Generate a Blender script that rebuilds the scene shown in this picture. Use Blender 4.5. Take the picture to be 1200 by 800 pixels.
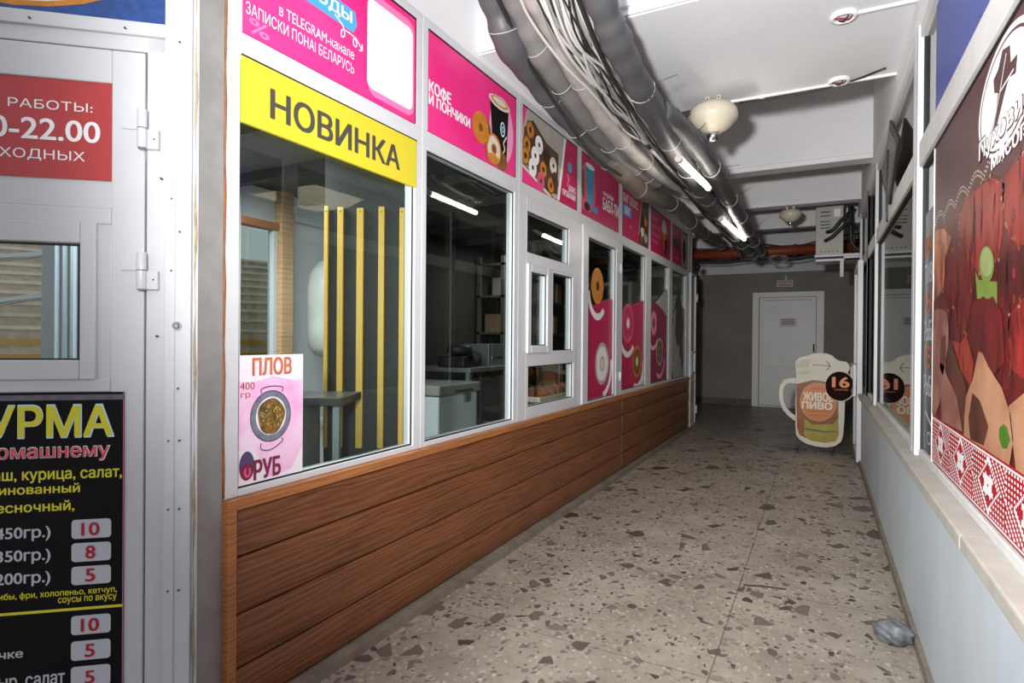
import bpy, bmesh, math, random
from mathutils import Vector, Matrix
random.seed(7)
for o in list(bpy.data.objects): bpy.data.objects.remove(o)
S = bpy.context.scene
COL = S.collection
V = Vector
PI = math.pi

# ------------------------------------------------------------------ camera
F_PX = 690.0
th = math.atan2(362, F_PX); pit = -0.00424; roll = 0.008
fw = V((-math.sin(th)*math.cos(pit), math.cos(th)*math.cos(pit), math.sin(pit)))
rt = V((math.cos(th), math.sin(th), 0)); up = rt.cross(fw)
r2 = rt*math.cos(roll) + up*math.sin(roll)
u2 = -rt*math.sin(roll) + up*math.cos(roll)
cam_d = bpy.data.cameras.new('camera'); cam = bpy.data.objects.new('camera', cam_d); COL.objects.link(cam)
cam_d.sensor_width = 36.0; cam_d.lens = F_PX*36.0/1200.0; cam_d.clip_start = 0.02
M = Matrix((r2, u2, -fw)).transposed().to_4x4(); M.translation = V((0, 0, 1.3))
cam.matrix_world = M
S.camera = cam
# ------------------------------------------------------------------ light
W = bpy.data.worlds.new('daylight'); S.world = W; W.use_nodes = True
bg = W.node_tree.nodes['Background']; bg.inputs[0].default_value = (0.93, 0.96, 1.0, 1); bg.inputs[1].default_value = 0.75
def lamp(name, kind, loc, power, size=0.1, color=(1, 1, 1), rot=None, size_y=None):
    l = bpy.data.lights.new(name, kind); l.energy = power; l.color = color
    if kind == 'AREA':
        l.size = size
        if size_y: l.shape = 'RECTANGLE'; l.size_y = size_y
    else: l.shadow_soft_size = size
    o = bpy.data.objects.new(name, l); COL.objects.link(o); o.location = loc
    if rot: o.rotation_euler = rot
    return o
fl = lamp('camera_flash', 'SPOT', (-0.33, -0.2, 1.60), 800, 0.09, (1.0, 0.985, 0.97))
fl.data.spot_size = math.radians(126); fl.data.spot_blend = 1.0
fl.rotation_euler = (V((-0.05, 6.5, 3.1)) - fl.location).to_track_quat('-Z', 'Y').to_euler()
lamp('kiosk_front_fill', 'AREA', (-2.7, 1.9, 2.26), 70, 0.7, (0.95, 0.98, 1.0))  # added fill without a fixture, lifts the dark kiosk interior behind the first window
lamp('kiosk_back_fill', 'AREA', (-2.6, 5.6, 2.26), 15, 0.8, (1.0, 0.96, 0.9))  # second added fill, brightens the rear of the kiosk; no lamp known there
lamp('shop_fill', 'AREA', (1.7, 5.0, 2.9), 30, 1.0, (1.0, 0.9, 0.78))  # invented warm fill so the right shop interior is not black
V_ = S.view_settings
V_.view_transform = 'Standard'; V_.look = 'None'; V_.gamma = 1.0; V_.use_curve_mapping = False
V_.exposure = 0.04

# ------------------------------------------------------------------ materials
def lin(c):
    return tuple(((x/12.92) if x <= 0.04045 else ((x+0.055)/1.055)**2.4) for x in c)
def hexc(h):
    h = h.lstrip('#'); return lin(tuple(int(h[i:i+2], 16)/255 for i in (0, 2, 4)))
MATS = {}
def mat(name, h, rough=0.5, metal=0.0, var=0.0, scale=6.0, bump=0.0, stretch=(1, 1, 1), spec=0.5, h2=None, detail=4.0):
    """plain paint / print; optional procedural mottling towards h2"""
    if name in MATS: return MATS[name]
    m = bpy.data.materials.new(name); m.use_nodes = True; nt = m.node_tree
    b = nt.nodes['Principled BSDF']; c = hexc(h)
    b.inputs['Base Color'].default_value = (*c, 1); b.inputs['Roughness'].default_value = rough
    b.inputs['Metallic'].default_value = metal; b.inputs['Specular IOR Level'].default_value = spec
    if var > 0 or bump > 0:
        tc = nt.nodes.new('ShaderNodeTexCoord'); mp = nt.nodes.new('ShaderNodeMapping'); mp.inputs['Scale'].default_value = stretch
        nz = nt.nodes.new('ShaderNodeTexNoise'); nz.inputs['Scale'].default_value = scale; nz.inputs['Detail'].default_value = detail
        nz.inputs['Roughness'].default_value = 0.6
        nt.links.new(tc.outputs['Object'], mp.inputs[0]); nt.links.new(mp.outputs[0], nz.inputs['Vector'])
        if var > 0:
            rp = nt.nodes.new('ShaderNodeValToRGB'); rp.color_ramp.elements[0].position = 0.35; rp.color_ramp.elements[1].position = 0.68
            d = hexc(h2) if h2 else tuple(x*(1-var) for x in c)
            rp.color_ramp.elements[0].color = (*d, 1); rp.color_ramp.elements[1].color = (*c, 1)
            nt.links.new(nz.outputs[0], rp.inputs[0]); nt.links.new(rp.outputs[0], b.inputs['Base Color'])
        if bump > 0:
            bp = nt.nodes.new('ShaderNodeBump'); bp.inputs['Strength'].default_value = bump; bp.inputs['Distance'].default_value = 0.01
            nt.links.new(nz.outputs[0], bp.inputs['Height']); nt.links.new(bp.outputs[0], b.inputs['Normal'])
    MATS[name] = m; return m
def emis(name, h, strength):
    m = bpy.data.materials.new(name); m.use_nodes = True; b = m.node_tree.nodes['Principled BSDF']
    b.inputs['Base Color'].default_value = (*hexc(h), 1); b.inputs['Emission Color'].default_value = (*hexc(h), 1)
    b.inputs['Emission Strength'].default_value = strength; MATS[name] = m; return m
def glass(name, tint, refl=1.0, rough=0.0, frost=0.0):
    m = bpy.data.materials.new(name); m.use_nodes = True; nt = m.node_tree
    for n in list(nt.nodes): nt.nodes.remove(n)
    out = nt.nodes.new('ShaderNodeOutputMaterial'); mix = nt.nodes.new('ShaderNodeMixShader')
    tr = nt.nodes.new('ShaderNodeBsdfTransparent'); tr.inputs[0].default_value = (*hexc(tint), 1)
    gl = nt.nodes.new('ShaderNodeBsdfGlossy'); gl.inputs['Roughness'].default_value = rough
    fr = nt.nodes.new('ShaderNodeFresnel'); ge = nt.nodes.new('ShaderNodeNewGeometry'); io = nt.nodes.new('ShaderNodeMath'); io.operation = 'MULTIPLY_ADD'
    io.inputs[1].default_value = 1/1.45-1.45; io.inputs[2].default_value = 1.45     # same air-to-glass reflectance on both faces of a pane
    nt.links.new(ge.outputs['Backfacing'], io.inputs[0]); nt.links.new(io.outputs[0], fr.inputs[0])
    mu = nt.nodes.new('ShaderNodeMath'); mu.operation = 'MULTIPLY'; mu.inputs[1].default_value = refl
    nt.links.new(fr.outputs[0], mu.inputs[0]); nt.links.new(mu.outputs[0], mix.inputs[0])
    nt.links.new(gl.outputs[0], mix.inputs[2])
    if frost > 0:
        m2 = nt.nodes.new('ShaderNodeMixShader'); m2.inputs[0].default_value = frost
        tl = nt.nodes.new('ShaderNodeBsdfTranslucent'); tl.inputs[0].default_value = (0.8, 0.84, 0.86, 1)
        df = nt.nodes.new('ShaderNodeBsdfDiffuse'); df.inputs[0].default_value = (0.62, 0.66, 0.68, 1); m2.inputs[0].default_value = 0.5
        nt.links.new(df.outputs[0], m2.inputs[1]); nt.links.new(tl.outputs[0], m2.inputs[2]); nt.links.new(m2.outputs[0], mix.inputs[1])
    else: nt.links.new(tr.outputs[0], mix.inputs[1])
    nt.links.new(mix.outputs[0], out.inputs[0]); MATS[name] = m; return m

PVC = mat('white_pvc', '#cfd1d5', 0.35, var=0.06, scale=2.5)
PVC2 = mat('white_pvc_dusty', '#d6d6d4', 0.5, var=0.18, scale=3.0)
GASK = mat('black_gasket', '#151518', 0.6)
PLAST = mat('plaster_white', '#e4e4e6', 0.85, var=0.07, scale=1.6, bump=0.15)
PLGREY = mat('plaster_soffit', '#e3e4e8', 0.85, var=0.06, scale=1.2, bump=0.1)
ENDP = mat('grey_paint', '#8c877c', 0.6, var=0.25, scale=1.5, bump=0.1)
RPAINT = mat('bluegrey_paint', '#c6d0d8', 0.55, var=0.16, scale=1.7, stretch=(1, 1, .5), bump=0.15)
CONC = mat('concrete', '#94938f', 0.85, var=0.22, scale=7, bump=0.3)
SILLM = mat('sill_stone', '#b5b2aa', 0.6, var=0.2, scale=9, bump=0.1)
PLINTH = mat('plinth', '#8a8072', 0.8, var=0.35, scale=9, bump=0.3)
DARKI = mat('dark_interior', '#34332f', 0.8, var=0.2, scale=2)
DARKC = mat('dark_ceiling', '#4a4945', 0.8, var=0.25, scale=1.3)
PINK = mat('sign_pink', '#f0408f', 0.35, var=0.12, scale=1.1, h2='#e8187a')
MAGENTA = mat('sign_magenta', '#c41c58', 0.35, var=0.1, scale=1.5)
WHITE = mat('print_white', '#efeff1', 0.4)
CREAM = mat('print_cream', '#ded6c4', 0.4)
YELLOW = mat('sign_yellow', '#d3c430', 0.45)
DGREY = mat('letter_grey', '#45433f', 0.5)
BLUEP = mat('print_blue', '#3d8fd0', 0.4)
CYAN = mat('print_cyan', '#3aa0bd', 0.4, var=0.3, scale=14)
ORNG = mat('print_orange', '#d98a2b', 0.45, var=0.3, scale=25)
BROWN = mat('print_brown', '#8c5a26', 0.45, var=0.4, scale=25)
CHOC = mat('print_chocolate', '#3a221a', 0.45, var=0.3, scale=25)
BLACKP = mat('print_black', '#121114', 0.6, spec=.15)
ROSE = mat('print_rose', '#d8577f', 0.4)
GREYP = mat('print_grey', '#b9b4ad', 0.5, var=0.15, scale=9)
CHROME = mat('chrome', '#b8babd', 0.25, 1.0)
STEEL = mat('grey_steel', '#8f9698', 0.4, 0.7)
BLACKM = mat('black_plastic', '#1c1b1b', 0.5)
GLASS = glass('window_glass', '#e6ecea', 0.85)
GLASSR = glass('shop_glass', '#c9c8c0', 1.0)
FROST = glass('frosted_film', '#cfd6da', 0.7, 0.25, 0.85)

def wood_mat(name, c1, c2, c3, freq=1.0):
    m = bpy.data.materials.new(name); m.use_nodes = True; nt = m.node_tree; b = nt.nodes['Principled BSDF']
    tc = nt.nodes.new('ShaderNodeTexCoord'); mp = nt.nodes.new('ShaderNodeMapping'); mp.inputs['Scale'].default_value = (4*freq, 0.9*freq, 9*freq)
    n1 = nt.nodes.new('ShaderNodeTexNoise'); n1.inputs['Scale'].default_value = 1.6; n1.inputs['Detail'].default_value = 3
    wv = nt.nodes.new('ShaderNodeTexWave'); wv.wave_type = 'BANDS'; wv.bands_direction = 'Z'; wv.inputs['Scale'].default_value = 1.6
    wv.inputs['Distortion'].default_value = 14; wv.inputs['Detail'].default_value = 4; wv.inputs['Detail Scale'].default_value = 0.9
    mp2 = nt.nodes.new('ShaderNodeMapping'); mp2.inputs['Scale'].default_value = (30*freq, 1.6*freq, 55*freq)
    n2 = nt.nodes.new('ShaderNodeTexNoise'); n2.inputs['Scale'].default_value = 2.2; n2.inputs['Detail'].default_value = 5
    for a, q in ((mp, n1), (mp, wv), (mp2, n2)): nt.links.new(a.outputs[0], q.inputs['Vector'])
    nt.links.new(tc.outputs['Object'], mp.inputs[0]); nt.links.new(tc.outputs['Object'], mp2.inputs[0])
    mx = nt.nodes.new('ShaderNodeMix'); mx.data_type = 'FLOAT'; mx.inputs[0].default_value = 0.72
    nt.links.new(wv.outputs['Fac'], mx.inputs[2]); nt.links.new(n2.outputs[0], mx.inputs[3])
    mx2 = nt.nodes.new('ShaderNodeMix'); mx2.data_type = 'FLOAT'; mx2.inputs[0].default_value = 0.3
    nt.links.new(mx.outputs[0], mx2.inputs[2]); nt.links.new(n1.outputs[0], mx2.inputs[3])
    rp = nt.nodes.new('ShaderNodeValToRGB'); e = rp.color_ramp.elements; e[0].position = 0.25; e[1].position = 0.75
    e[0].color = (*hexc(c3), 1); e[1].color = (*hexc(c1), 1); k = e.new(0.48); k.color = (*hexc(c2), 1)
    nt.links.new(mx2.outputs[0], rp.inputs[0]); nt.links.new(rp.outputs[0], b.inputs['Base Color'])
    b.inputs['Roughness'].default_value = 0.45
    bp = nt.nodes.new('ShaderNodeBump'); bp.inputs['Strength'].default_value = 0.25; bp.inputs['Distance'].default_value = 0.004
    nt.links.new(mx2.outputs[0], bp.inputs['Height']); nt.links.new(bp.outputs[0], b.inputs['Normal'])
    MATS[name] = m; return m
WOOD = wood_mat('siding_wood', '#905a3b', '#764729', '#462613')
WOODT = wood_mat('trim_wood', '#bb7c4a', '#a3683a', '#80491f', 1.3)
PINE = wood_mat('pine_post', '#d3ad85', '#c49a70', '#a67c52', 0.6)

def terrazzo():
    m = bpy.data.materials.new('terrazzo'); m.use_nodes = True; nt = m.node_tree; b = nt.nodes['Principled BSDF']
    tc = nt.nodes.new('ShaderNodeTexCoord')
    def N(t): return nt.nodes.new(t)
    base = N('ShaderNodeTexNoise'); base.inputs['Scale'].default_value = 2.2; base.inputs['Detail'].default_value = 8; base.inputs['Roughness'].default_value = .75
    nt.links.new(tc.outputs['Object'], base.inputs['Vector'])
    rp = N('ShaderNodeValToRGB'); e = rp.color_ramp.elements
    e[0].position = .3; e[0].color = (*hexc('#857c70'), 1); e[1].position = .7; e[1].color = (*hexc('#b3aa9d'), 1)
    nt.links.new(base.outputs[0], rp.inputs[0]); cur = rp.outputs[0]
    wn = N('ShaderNodeTexNoise'); wn.inputs['Scale'].default_value = 9; nt.links.new(tc.outputs['Object'], wn.inputs['Vector'])
    def layer(cur, scale, thr, edge, dark, lite, dist):
        mp = N('ShaderNodeMapping'); mp.inputs['Scale'].default_value = (scale, scale*0.85, 0.001); mp.inputs['Rotation'].default_value = (0, 0, scale)
        ad = N('ShaderNodeMix'); ad.data_type = 'VECTOR'; ad.inputs[0].default_value = dist
        nt.links.new(tc.outputs['Object'], ad.inputs[4]); nt.links.new(wn.outputs[1], ad.inputs[5])
        nt.links.new(ad.outputs[1], mp.inputs[0])
        v1 = N('ShaderNodeTexVoronoi'); v1.voronoi_dimensions = '2D'; v1.inputs['Scale'].default_value = 1
        v2 = N('ShaderNodeTexVoronoi'); v2.voronoi_dimensions = '2D'; v2.feature = 'DISTANCE_TO_EDGE'; v2.inputs['Scale'].default_value = 1
        nt.links.new(mp.outputs[0], v1.inputs['Vector']); nt.links.new(mp.outputs[0], v2.inputs['Vector'])
        sp = N('ShaderNodeSeparateColor'); nt.links.new(v1.outputs['Color'], sp.inputs[0])
        lt = N('ShaderNodeMath'); lt.operation = 'LESS_THAN'; lt.inputs[1].default_value = thr; nt.links.new(sp.outputs[0], lt.inputs[0])
        em = N('ShaderNodeMath'); em.operation = 'MULTIPLY'; em.inputs[1].default_value = 0.22; nt.links.new(sp.outputs[2], em.inputs[0])
        ea = N('ShaderNodeMath'); ea.operation = 'ADD'; ea.inputs[1].default_value = edge; nt.links.new(em.outputs[0], ea.inputs[0])
        gt = N('ShaderNodeMath'); gt.operation = 'GREATER_THAN'; nt.links.new(v2.outputs['Distance'], gt.inputs[0]); nt.links.new(ea.outputs[0], gt.inputs[1])
        mu = N('ShaderNodeMath'); mu.operation = 'MULTIPLY'; nt.links.new(lt.outputs[0], mu.inputs[0]); nt.links.new(gt.outputs[0], mu.inputs[1])
        cr = N('ShaderNodeValToRGB'); cr.color_ramp.elements[0].color = (*hexc(dark), 1); cr.color_ramp.elements[1].color = (*hexc(lite), 1)
        nt.links.new(sp.outputs[1], cr.inputs[0])
        mx = N('ShaderNodeMix'); mx.data_type = 'RGBA'
        nt.links.new(mu.outputs[0], mx.inputs[0]); nt.links.new(cur, mx.inputs[6]); nt.links.new(cr.outputs[0], mx.inputs[7])
        return mx.outputs[2]
    cur = layer(cur, 60, .30, .02, '#645b51', '#beb5a8', 0.0)
    cur = layer(cur, 27, .17, .10, '#463d36', '#8a7f74', 0.02)
    cur = layer(cur, 13, .14, .10, '#463e37', '#7a7067', 0.03)
    cur = layer(cur, 6.2, .12, .13, '#433b36', '#6f655e', 0.04)
    # slab joints
    sx = N('ShaderNodeSeparateXYZ'); nt.links.new(tc.outputs['Object'], sx.inputs[0])
    def near(out, val, w):
        s = N('ShaderNodeMath'); s.operation = 'SUBTRACT'; s.inputs[1].default_value = val; nt.links.new(out, s.inputs[0])
        a = N('ShaderNodeMath'); a.operation = 'ABSOLUTE'; nt.links.new(s.outputs[0], a.inputs[0])
        l = N('ShaderNodeMath'); l.operation = 'LESS_THAN'; l.inputs[1].default_value = w; nt.links.new(a.outputs[0], l.inputs[0]); return l.outputs[0]
    j1 = near(sx.outputs[0], -0.372, 0.0035)
    md = N('ShaderNodeMath'); md.operation = 'PINGPONG'; md.inputs[1].default_value = 0.475
    sh = N('ShaderNodeMath'); sh.operation = 'SUBTRACT'; sh.inputs[1].default_value = 2.36; nt.links.new(sx.outputs[1], sh.inputs[0]); nt.links.new(sh.outputs[0], md.inputs[0])
    j2 = N('ShaderNodeMath'); j2.operation = 'LESS_THAN'; j2.inputs[1].default_value = 0.0025; nt.links.new(md.outputs[0], j2.inputs[0])
    jm = N('ShaderNodeMath'); jm.operation = 'MAXIMUM'; nt.links.new(j1, jm.inputs[0]); nt.links.new(j2.outputs[0], jm.inputs[1])
    jf = N('ShaderNodeMath'); jf.operation = 'MULTIPLY'; jf.inputs[1].default_value = 0.6; nt.links.new(jm.outputs[0], jf.inputs[0])
    mx = N('ShaderNodeMix'); mx.data_type = 'RGBA'; mx.inputs[7].default_value = (*hexc('#4d453c'), 1)
    nt.links.new(jf.outputs[0], mx.inputs[0]); nt.links.new(cur, mx.inputs[6])
    nt.links.new(mx.outputs[2], b.inputs['Base Color'])
    b.inputs['Roughness'].default_value = 0.42
    return m
TERR = terrazzo()

# ------------------------------------------------------------------ geometry helpers
class Fr:
    def __init__(s, o, u, v, n): s.o, s.u, s.v, s.n = V(o), V(u), V(v), V(n)
    def __call__(s, a, b, c=0.0): return s.o + s.u*a + s.v*b + s.n*c
WORLD = Fr((0, 0, 0), (1, 0, 0), (0, 1, 0), (0, 0, 1))
FL = Fr((-1.72, 0, 0), (0, 1, 0), (0, 0, 1), (1, 0, 0))        # left shop front, seen from the corridor
FR = Fr((0.43, 0, 0), (0, -1, 0), (0, 0, 1), (-1, 0, 0))       # right shop front (u runs towards the camera)
DA = math.radians(50)
FD = Fr((-1.72, 1.171, 0), (math.sin(DA), math.cos(DA), 0), (0, 0, 1), (math.cos(DA), -math.sin(DA), 0))  # slanted door wall

class MB:
    def __init__(s): s.v = []; s.f = []; s.mi = []; s.mats = []; s.sm = []
    def _m(s, m):
        if m not in s.mats: s.mats.append(m)
        return s.mats.index(m)
    def face(s, pts, m, smooth=False):
        b = len(s.v); s.v += [V(p) for p in pts]; s.f.append(list(range(b, b+len(pts)))); s.mi.append(s._m(m)); s.sm.append(smooth)
    def box(s, a0, a1, b0, b1, c0, c1, m, F=WORLD):
        P = [F(a, b, c) for c in (c0, c1) for b in (b0, b1) for a in (a0, a1)]; k = len(s.v); s.v += P; i = s._m(m)
        for q in ((0, 2, 3, 1), (4, 5, 7, 6), (0, 1, 5, 4), (2, 6, 7, 3), (0, 4, 6, 2), (1, 3, 7, 5)):
            s.f.append([k+x for x in q]); s.mi.append(i); s.sm.append(False)
        return s
    def frame(s, a0, a1, b0, b1, w, c0, c1, m, F=WORLD):
        """rectangular ring; w = width or (left,right,bottom,top)"""
        l, r, d, t = (w,)*4 if not isinstance(w, tuple) else w
        s.box(a0, a0+l, b0, b1, c0, c1, m, F); s.box(a1-r, a1, b0, b1, c0, c1, m, F)
        s.box(a0+l, a1-r, b0, b0+d, c0, c1, m, F); s.box(a0+l, a1-r, b1-t, b1, c0, c1, m, F); return s
    def prism(s, pts, c0, c1, m, F=WORLD, side=None):
        n = len(pts); k = len(s.v); s.v += [F(a, b, c0) for a, b in pts] + [F(a, b, c1) for a, b in pts]; i = s._m(m); j = s._m(side or m)
        s.f.append([k+x for x in range(n-1, -1, -1)]); s.mi.append(i); s.sm.append(False)
        s.f.append([k+n+x for x in range(n)]); s.mi.append(i); s.sm.append(False)
        for x in range(n):
            y = (x+1) % n; s.f.append([k+x, k+y, k+n+y, k+n+x]); s.mi.append(j); s.sm.append(False)
        return s
    def tube(s, path, r, m, seg=10, caps=True):
        path = [V(p) for p in path]; n = len(path); k = len(s.v); i = s._m(m)
        prev = None
        for j, p in enumerate(path):
            t = (path[min(j+1, n-1)]-path[max(j-1, 0)]).normalized()
            a = (prev - t*prev.dot(t)) if prev is not None else t.cross(V((0, 0, 1)) if abs(t.z) < .9 else V((1, 0, 0)))
            a.normalize(); prev = a; b = t.cross(a); rr = r[j] if isinstance(r, (list, tuple)) else r
            for q in range(seg):
                g = 2*PI*q/seg; s.v.append(p + a*math.cos(g)*rr + b*math.sin(g)*rr)
        for j in range(n-1):
            for q in range(seg):
                w = (q+1) % seg; s.f.append([k+j*seg+q, k+j*seg+w, k+(j+1)*seg+w, k+(j+1)*seg+q]); s.mi.append(i); s.sm.append(True)
        if caps:
            s.f.append([k+q for q in range(seg-1, -1, -1)]); s.mi.append(i); s.sm.append(False)
            s.f.append([k+(n-1)*seg+q for q in range(seg)]); s.mi.append(i); s.sm.append(False)
        return s
    def lathe(s, prof, o, m, axis=(0, 0, 1), seg=28):
        o = V(o); ax = V(axis).normalized(); a = ax.cross(V((1, 0, 0)) if abs(ax.x) < .9 else V((0, 1, 0))).normalized(); b = ax.cross(a)
        k = len(s.v); i = s._m(m); n = len(prof)
        for r, h in prof:
            for q in range(seg):
                g = 2*PI*q/seg; s.v.append(o + ax*h + (a*math.cos(g)+b*math.sin(g))*max(r, 1e-4))
        for j in range(n-1):
            for q in range(seg):
                w = (q+1) % seg; s.f.append([k+j*seg+q, k+j*seg+w, k+(j+1)*seg+w, k+(j+1)*seg+q]); s.mi.append(i); s.sm.append(True)
        s.f.append([k+q for q in range(seg-1, -1, -1)]); s.mi.append(i); s.sm.append(False)
        s.f.append([k+(n-1)*seg+q for q in range(seg)]); s.mi.append(i); s.sm.append(False)
        return s
    def build(s, name, parent=None, bevel=0.0, fix=True):
        me = bpy.data.meshes.new(name); org = V((0, 0, 0))
        me.from_pydata(s.v, [], s.f)
        for m in s.mats: me.materials.append(m)
        me.polygons.foreach_set('material_index', s.mi); me.polygons.foreach_set('use_smooth', s.sm)
        if fix:
            bm = bmesh.new(); bm.from_mesh(me); bmesh.ops.recalc_face_normals(bm, faces=bm.faces); bm.to_mesh(me); bm.free()
        me.update()
        o = bpy.data.objects.new(name, me); COL.objects.link(o)
        if parent is not None: attach(o, parent)
        if bevel > 0:
            b = o.modifiers.new('bevel', 'BEVEL'); b.width = bevel; b.segments = 2; b.limit_method = 'ANGLE'; b.angle_limit = 0.9
        return o
BASE = {}
def attach(o, p):
    o.parent = p
    if p.name in BASE: o.matrix_parent_inverse = Matrix.Translation(-BASE[p.name])
def thing(name, label, cat, loc, group=None):
    o = bpy.data.objects.new(name, None); COL.objects.link(o); o.location = V(loc); o.empty_display_size = .05
    BASE[o.name] = V(loc); return tag(o, label, cat, group)
def tag(o, label, cat, group=None):
    o['label'] = label; o['category'] = cat
    if group: o['group'] = group
    return o
def struct(o, label=None, cat=None):
    o['kind'] = 'structure'
    if label: o['label'] = label
    if cat: o['category'] = cat
    return o
def sempty(name, loc, label, cat):
    o = thing(name, label, cat, loc); o['kind'] = 'structure'; return o
def dup(root, off, label=None):
    """copy a thing with its parts and sub-parts, moved by off"""
    r = root.copy(); COL.objects.link(r); r.location = root.location + V(off)
    if label: r['label'] = label
    for ch in list(root.children):
        c = ch.copy(); COL.objects.link(c); c.parent = r
        for g in list(ch.children):
            d = g.copy(); COL.objects.link(d); d.parent = c
    return r
def spline(pts, n=8):
    P = [V(p) for p in pts]; P = [P[0]*2-P[1]] + P + [P[-1]*2-P[-2]]; out = []
    for i in range(1, len(P)-2):
        for j in range(n):
            t = j/n; a, b, c, d = P[i-1], P[i], P[i+1], P[i+2]
            out.append(0.5*((2*b) + (c-a)*t + (2*a-5*b+4*c-d)*t*t + (3*b-a-3*c+d)*t**3))
    out.append(P[-2]); return out

def fill_loops(w):
    """faces for the closed outlines of a wire mesh (outlines may cross themselves)"""
    nb = {}
    for e in w.edges:
        a, b = e.vertices; nb.setdefault(a, []).append(b); nb.setdefault(b, []).append(a)
    seen, loops = set(), []
    for st in sorted(nb):
        if st in seen: continue
        lp, prev, cur = [], None, st
        while cur not in seen:
            seen.add(cur); lp.append(w.vertices[cur].co.copy()); nx = [q for q in nb[cur] if q != prev and q not in seen]
            if not nx: break
            prev, cur = cur, nx[0]
        if len(lp) > 2: loops.append(lp)
    # outlines that share a stretch of the line form one glyph; each glyph is cut into level slabs and filled by winding number
    box = [(min(q.x for q in l), max(q.x for q in l), l) for l in loops]; box.sort(key=lambda b: b[0]); gl = []
    for a, b, l in box:
        if gl and a < gl[-1][1]-1e-4: gl[-1][1] = max(gl[-1][1], b); gl[-1][2].append(l)
        else: gl.append([a, b, [l]])
    V2, F2 = [], []
    for _, _, ls in gl:
        E = []
        for l in ls:
            for k in range(len(l)):
                a, b = l[k-1], l[k]
                if abs(a.y-b.y) > 1e-5: E.append((a.x, a.y, b.x, b.y, 1) if a.y < b.y else (b.x, b.y, a.x, a.y, -1))
        ys = {round(e[1], 5) for e in E} | {round(e[3], 5) for e in E}
        for n1 in range(len(E)):
            x0, y0, x1, y1, _ = E[n1]; m1 = (x1-x0)/(y1-y0)
            for n2 in range(n1):
                u0, v0, u1, v1, _ = E[n2]; lo, hi = max(y0, v0), min(y1, v1)
                if hi <= lo: continue
                m2 = (u1-u0)/(v1-v0)
                if abs(m1-m2) < 1e-9: continue
                yy = (u0-m2*v0-x0+m1*y0)/(m1-m2)
                if lo+1e-4 < yy < hi-1e-4: ys.add(round(yy, 5))
        ys = sorted(ys)
        for ya, yb in zip(ys[:-1], ys[1:]):
            if yb-ya < 1e-5: continue
            ym = (ya+yb)/2; row = []
            for x0, y0, x1, y1, d in E:
                if y0 <= ym <= y1:
                    g = (x1-x0)/(y1-y0); row.append((x0+g*(ym-y0), x0+g*(ya-y0), x0+g*(yb-y0), d))
            row.sort(); wn = 0; st = None
            for r in row:
                if wn == 0: st = r
                wn += r[3]
                if wn == 0 and st is not None:
                    k = len(V2); V2 += [V((st[1], ya, 0)), V((r[1], ya, 0)), V((r[2], yb, 0)), V((st[2], yb, 0))]; F2.append([k, k+1, k+2, k+3])
    me = bpy.data.meshes.new('lettering'); me.from_pydata(V2, [], F2); bpy.data.meshes.remove(w); return me
def text(name, body, F, box, m, c=0.002, parent=None, bold=0.0, shear=0.0, label=None, depth=0.0, keep=False):
    """lettering fitted to box=(a0,b0,a1,b1) in frame F, as a mesh"""
    cu = bpy.data.curves.new('lettering_curve', 'FONT'); cu.body = body; cu.size = 40.0; cu.shear = shear
    cu.resolution_u = 4; cu.fill_mode = 'NONE'
    t = bpy.data.objects.new('lettering_curve', cu); COL.objects.link(t)
    dg = bpy.context.evaluated_depsgraph_get(); me = fill_loops(bpy.data.meshes.new_from_object(t.evaluated_get(dg), depsgraph=dg))
    bpy.data.objects.remove(t); bpy.data.curves.remove(cu)
    xs = [v.co.x for v in me.vertices]; ys = [v.co.y for v in me.vertices]
    x0, x1, y0, y1 = min(xs), max(xs), min(ys), max(ys); a0, b0, a1, b1 = box
    for v in me.vertices:
        a = a0 + (v.co.x-x0)/(x1-x0)*(a1-a0); b = b0 + (v.co.y-y0)/(y1-y0)*(b1-b0); v.co = F(a, b, c)
    if bold > 0:      # heavier strokes: the same outline repeated half a stroke to each side
        vs = [v.co.copy() for v in me.vertices]; fs = [list(p.vertices) for p in me.polygons]; n = len(vs); V2, F2 = [], []
        h = (y1-y0); ka = bold*28*(a1-a0)/(x1-x0); kb = bold*18*(b1-b0)/h
        for q, (da, db) in enumerate(((0, 0), (1, 0), (-1, 0), (.8, .8), (-.8, .8), (.8, -.8), (-.8, -.8))):
            V2 += [v + F.u*(da*ka) + F.v*(db*kb) + F.n*(q*5e-5) for v in vs]; F2 += [[q*n+i for i in f] for f in fs]
        bpy.data.meshes.remove(me); me = bpy.data.meshes.new(name); me.from_pydata(V2, [], F2)
    me.materials.clear(); me.materials.append(m); me.name = name
    for p in me.polygons: p.material_index = 0
    o = bpy.data.objects.new(name, me); COL.objects.link(o)
    if parent is not None: attach(o, parent)
    return o

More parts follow.
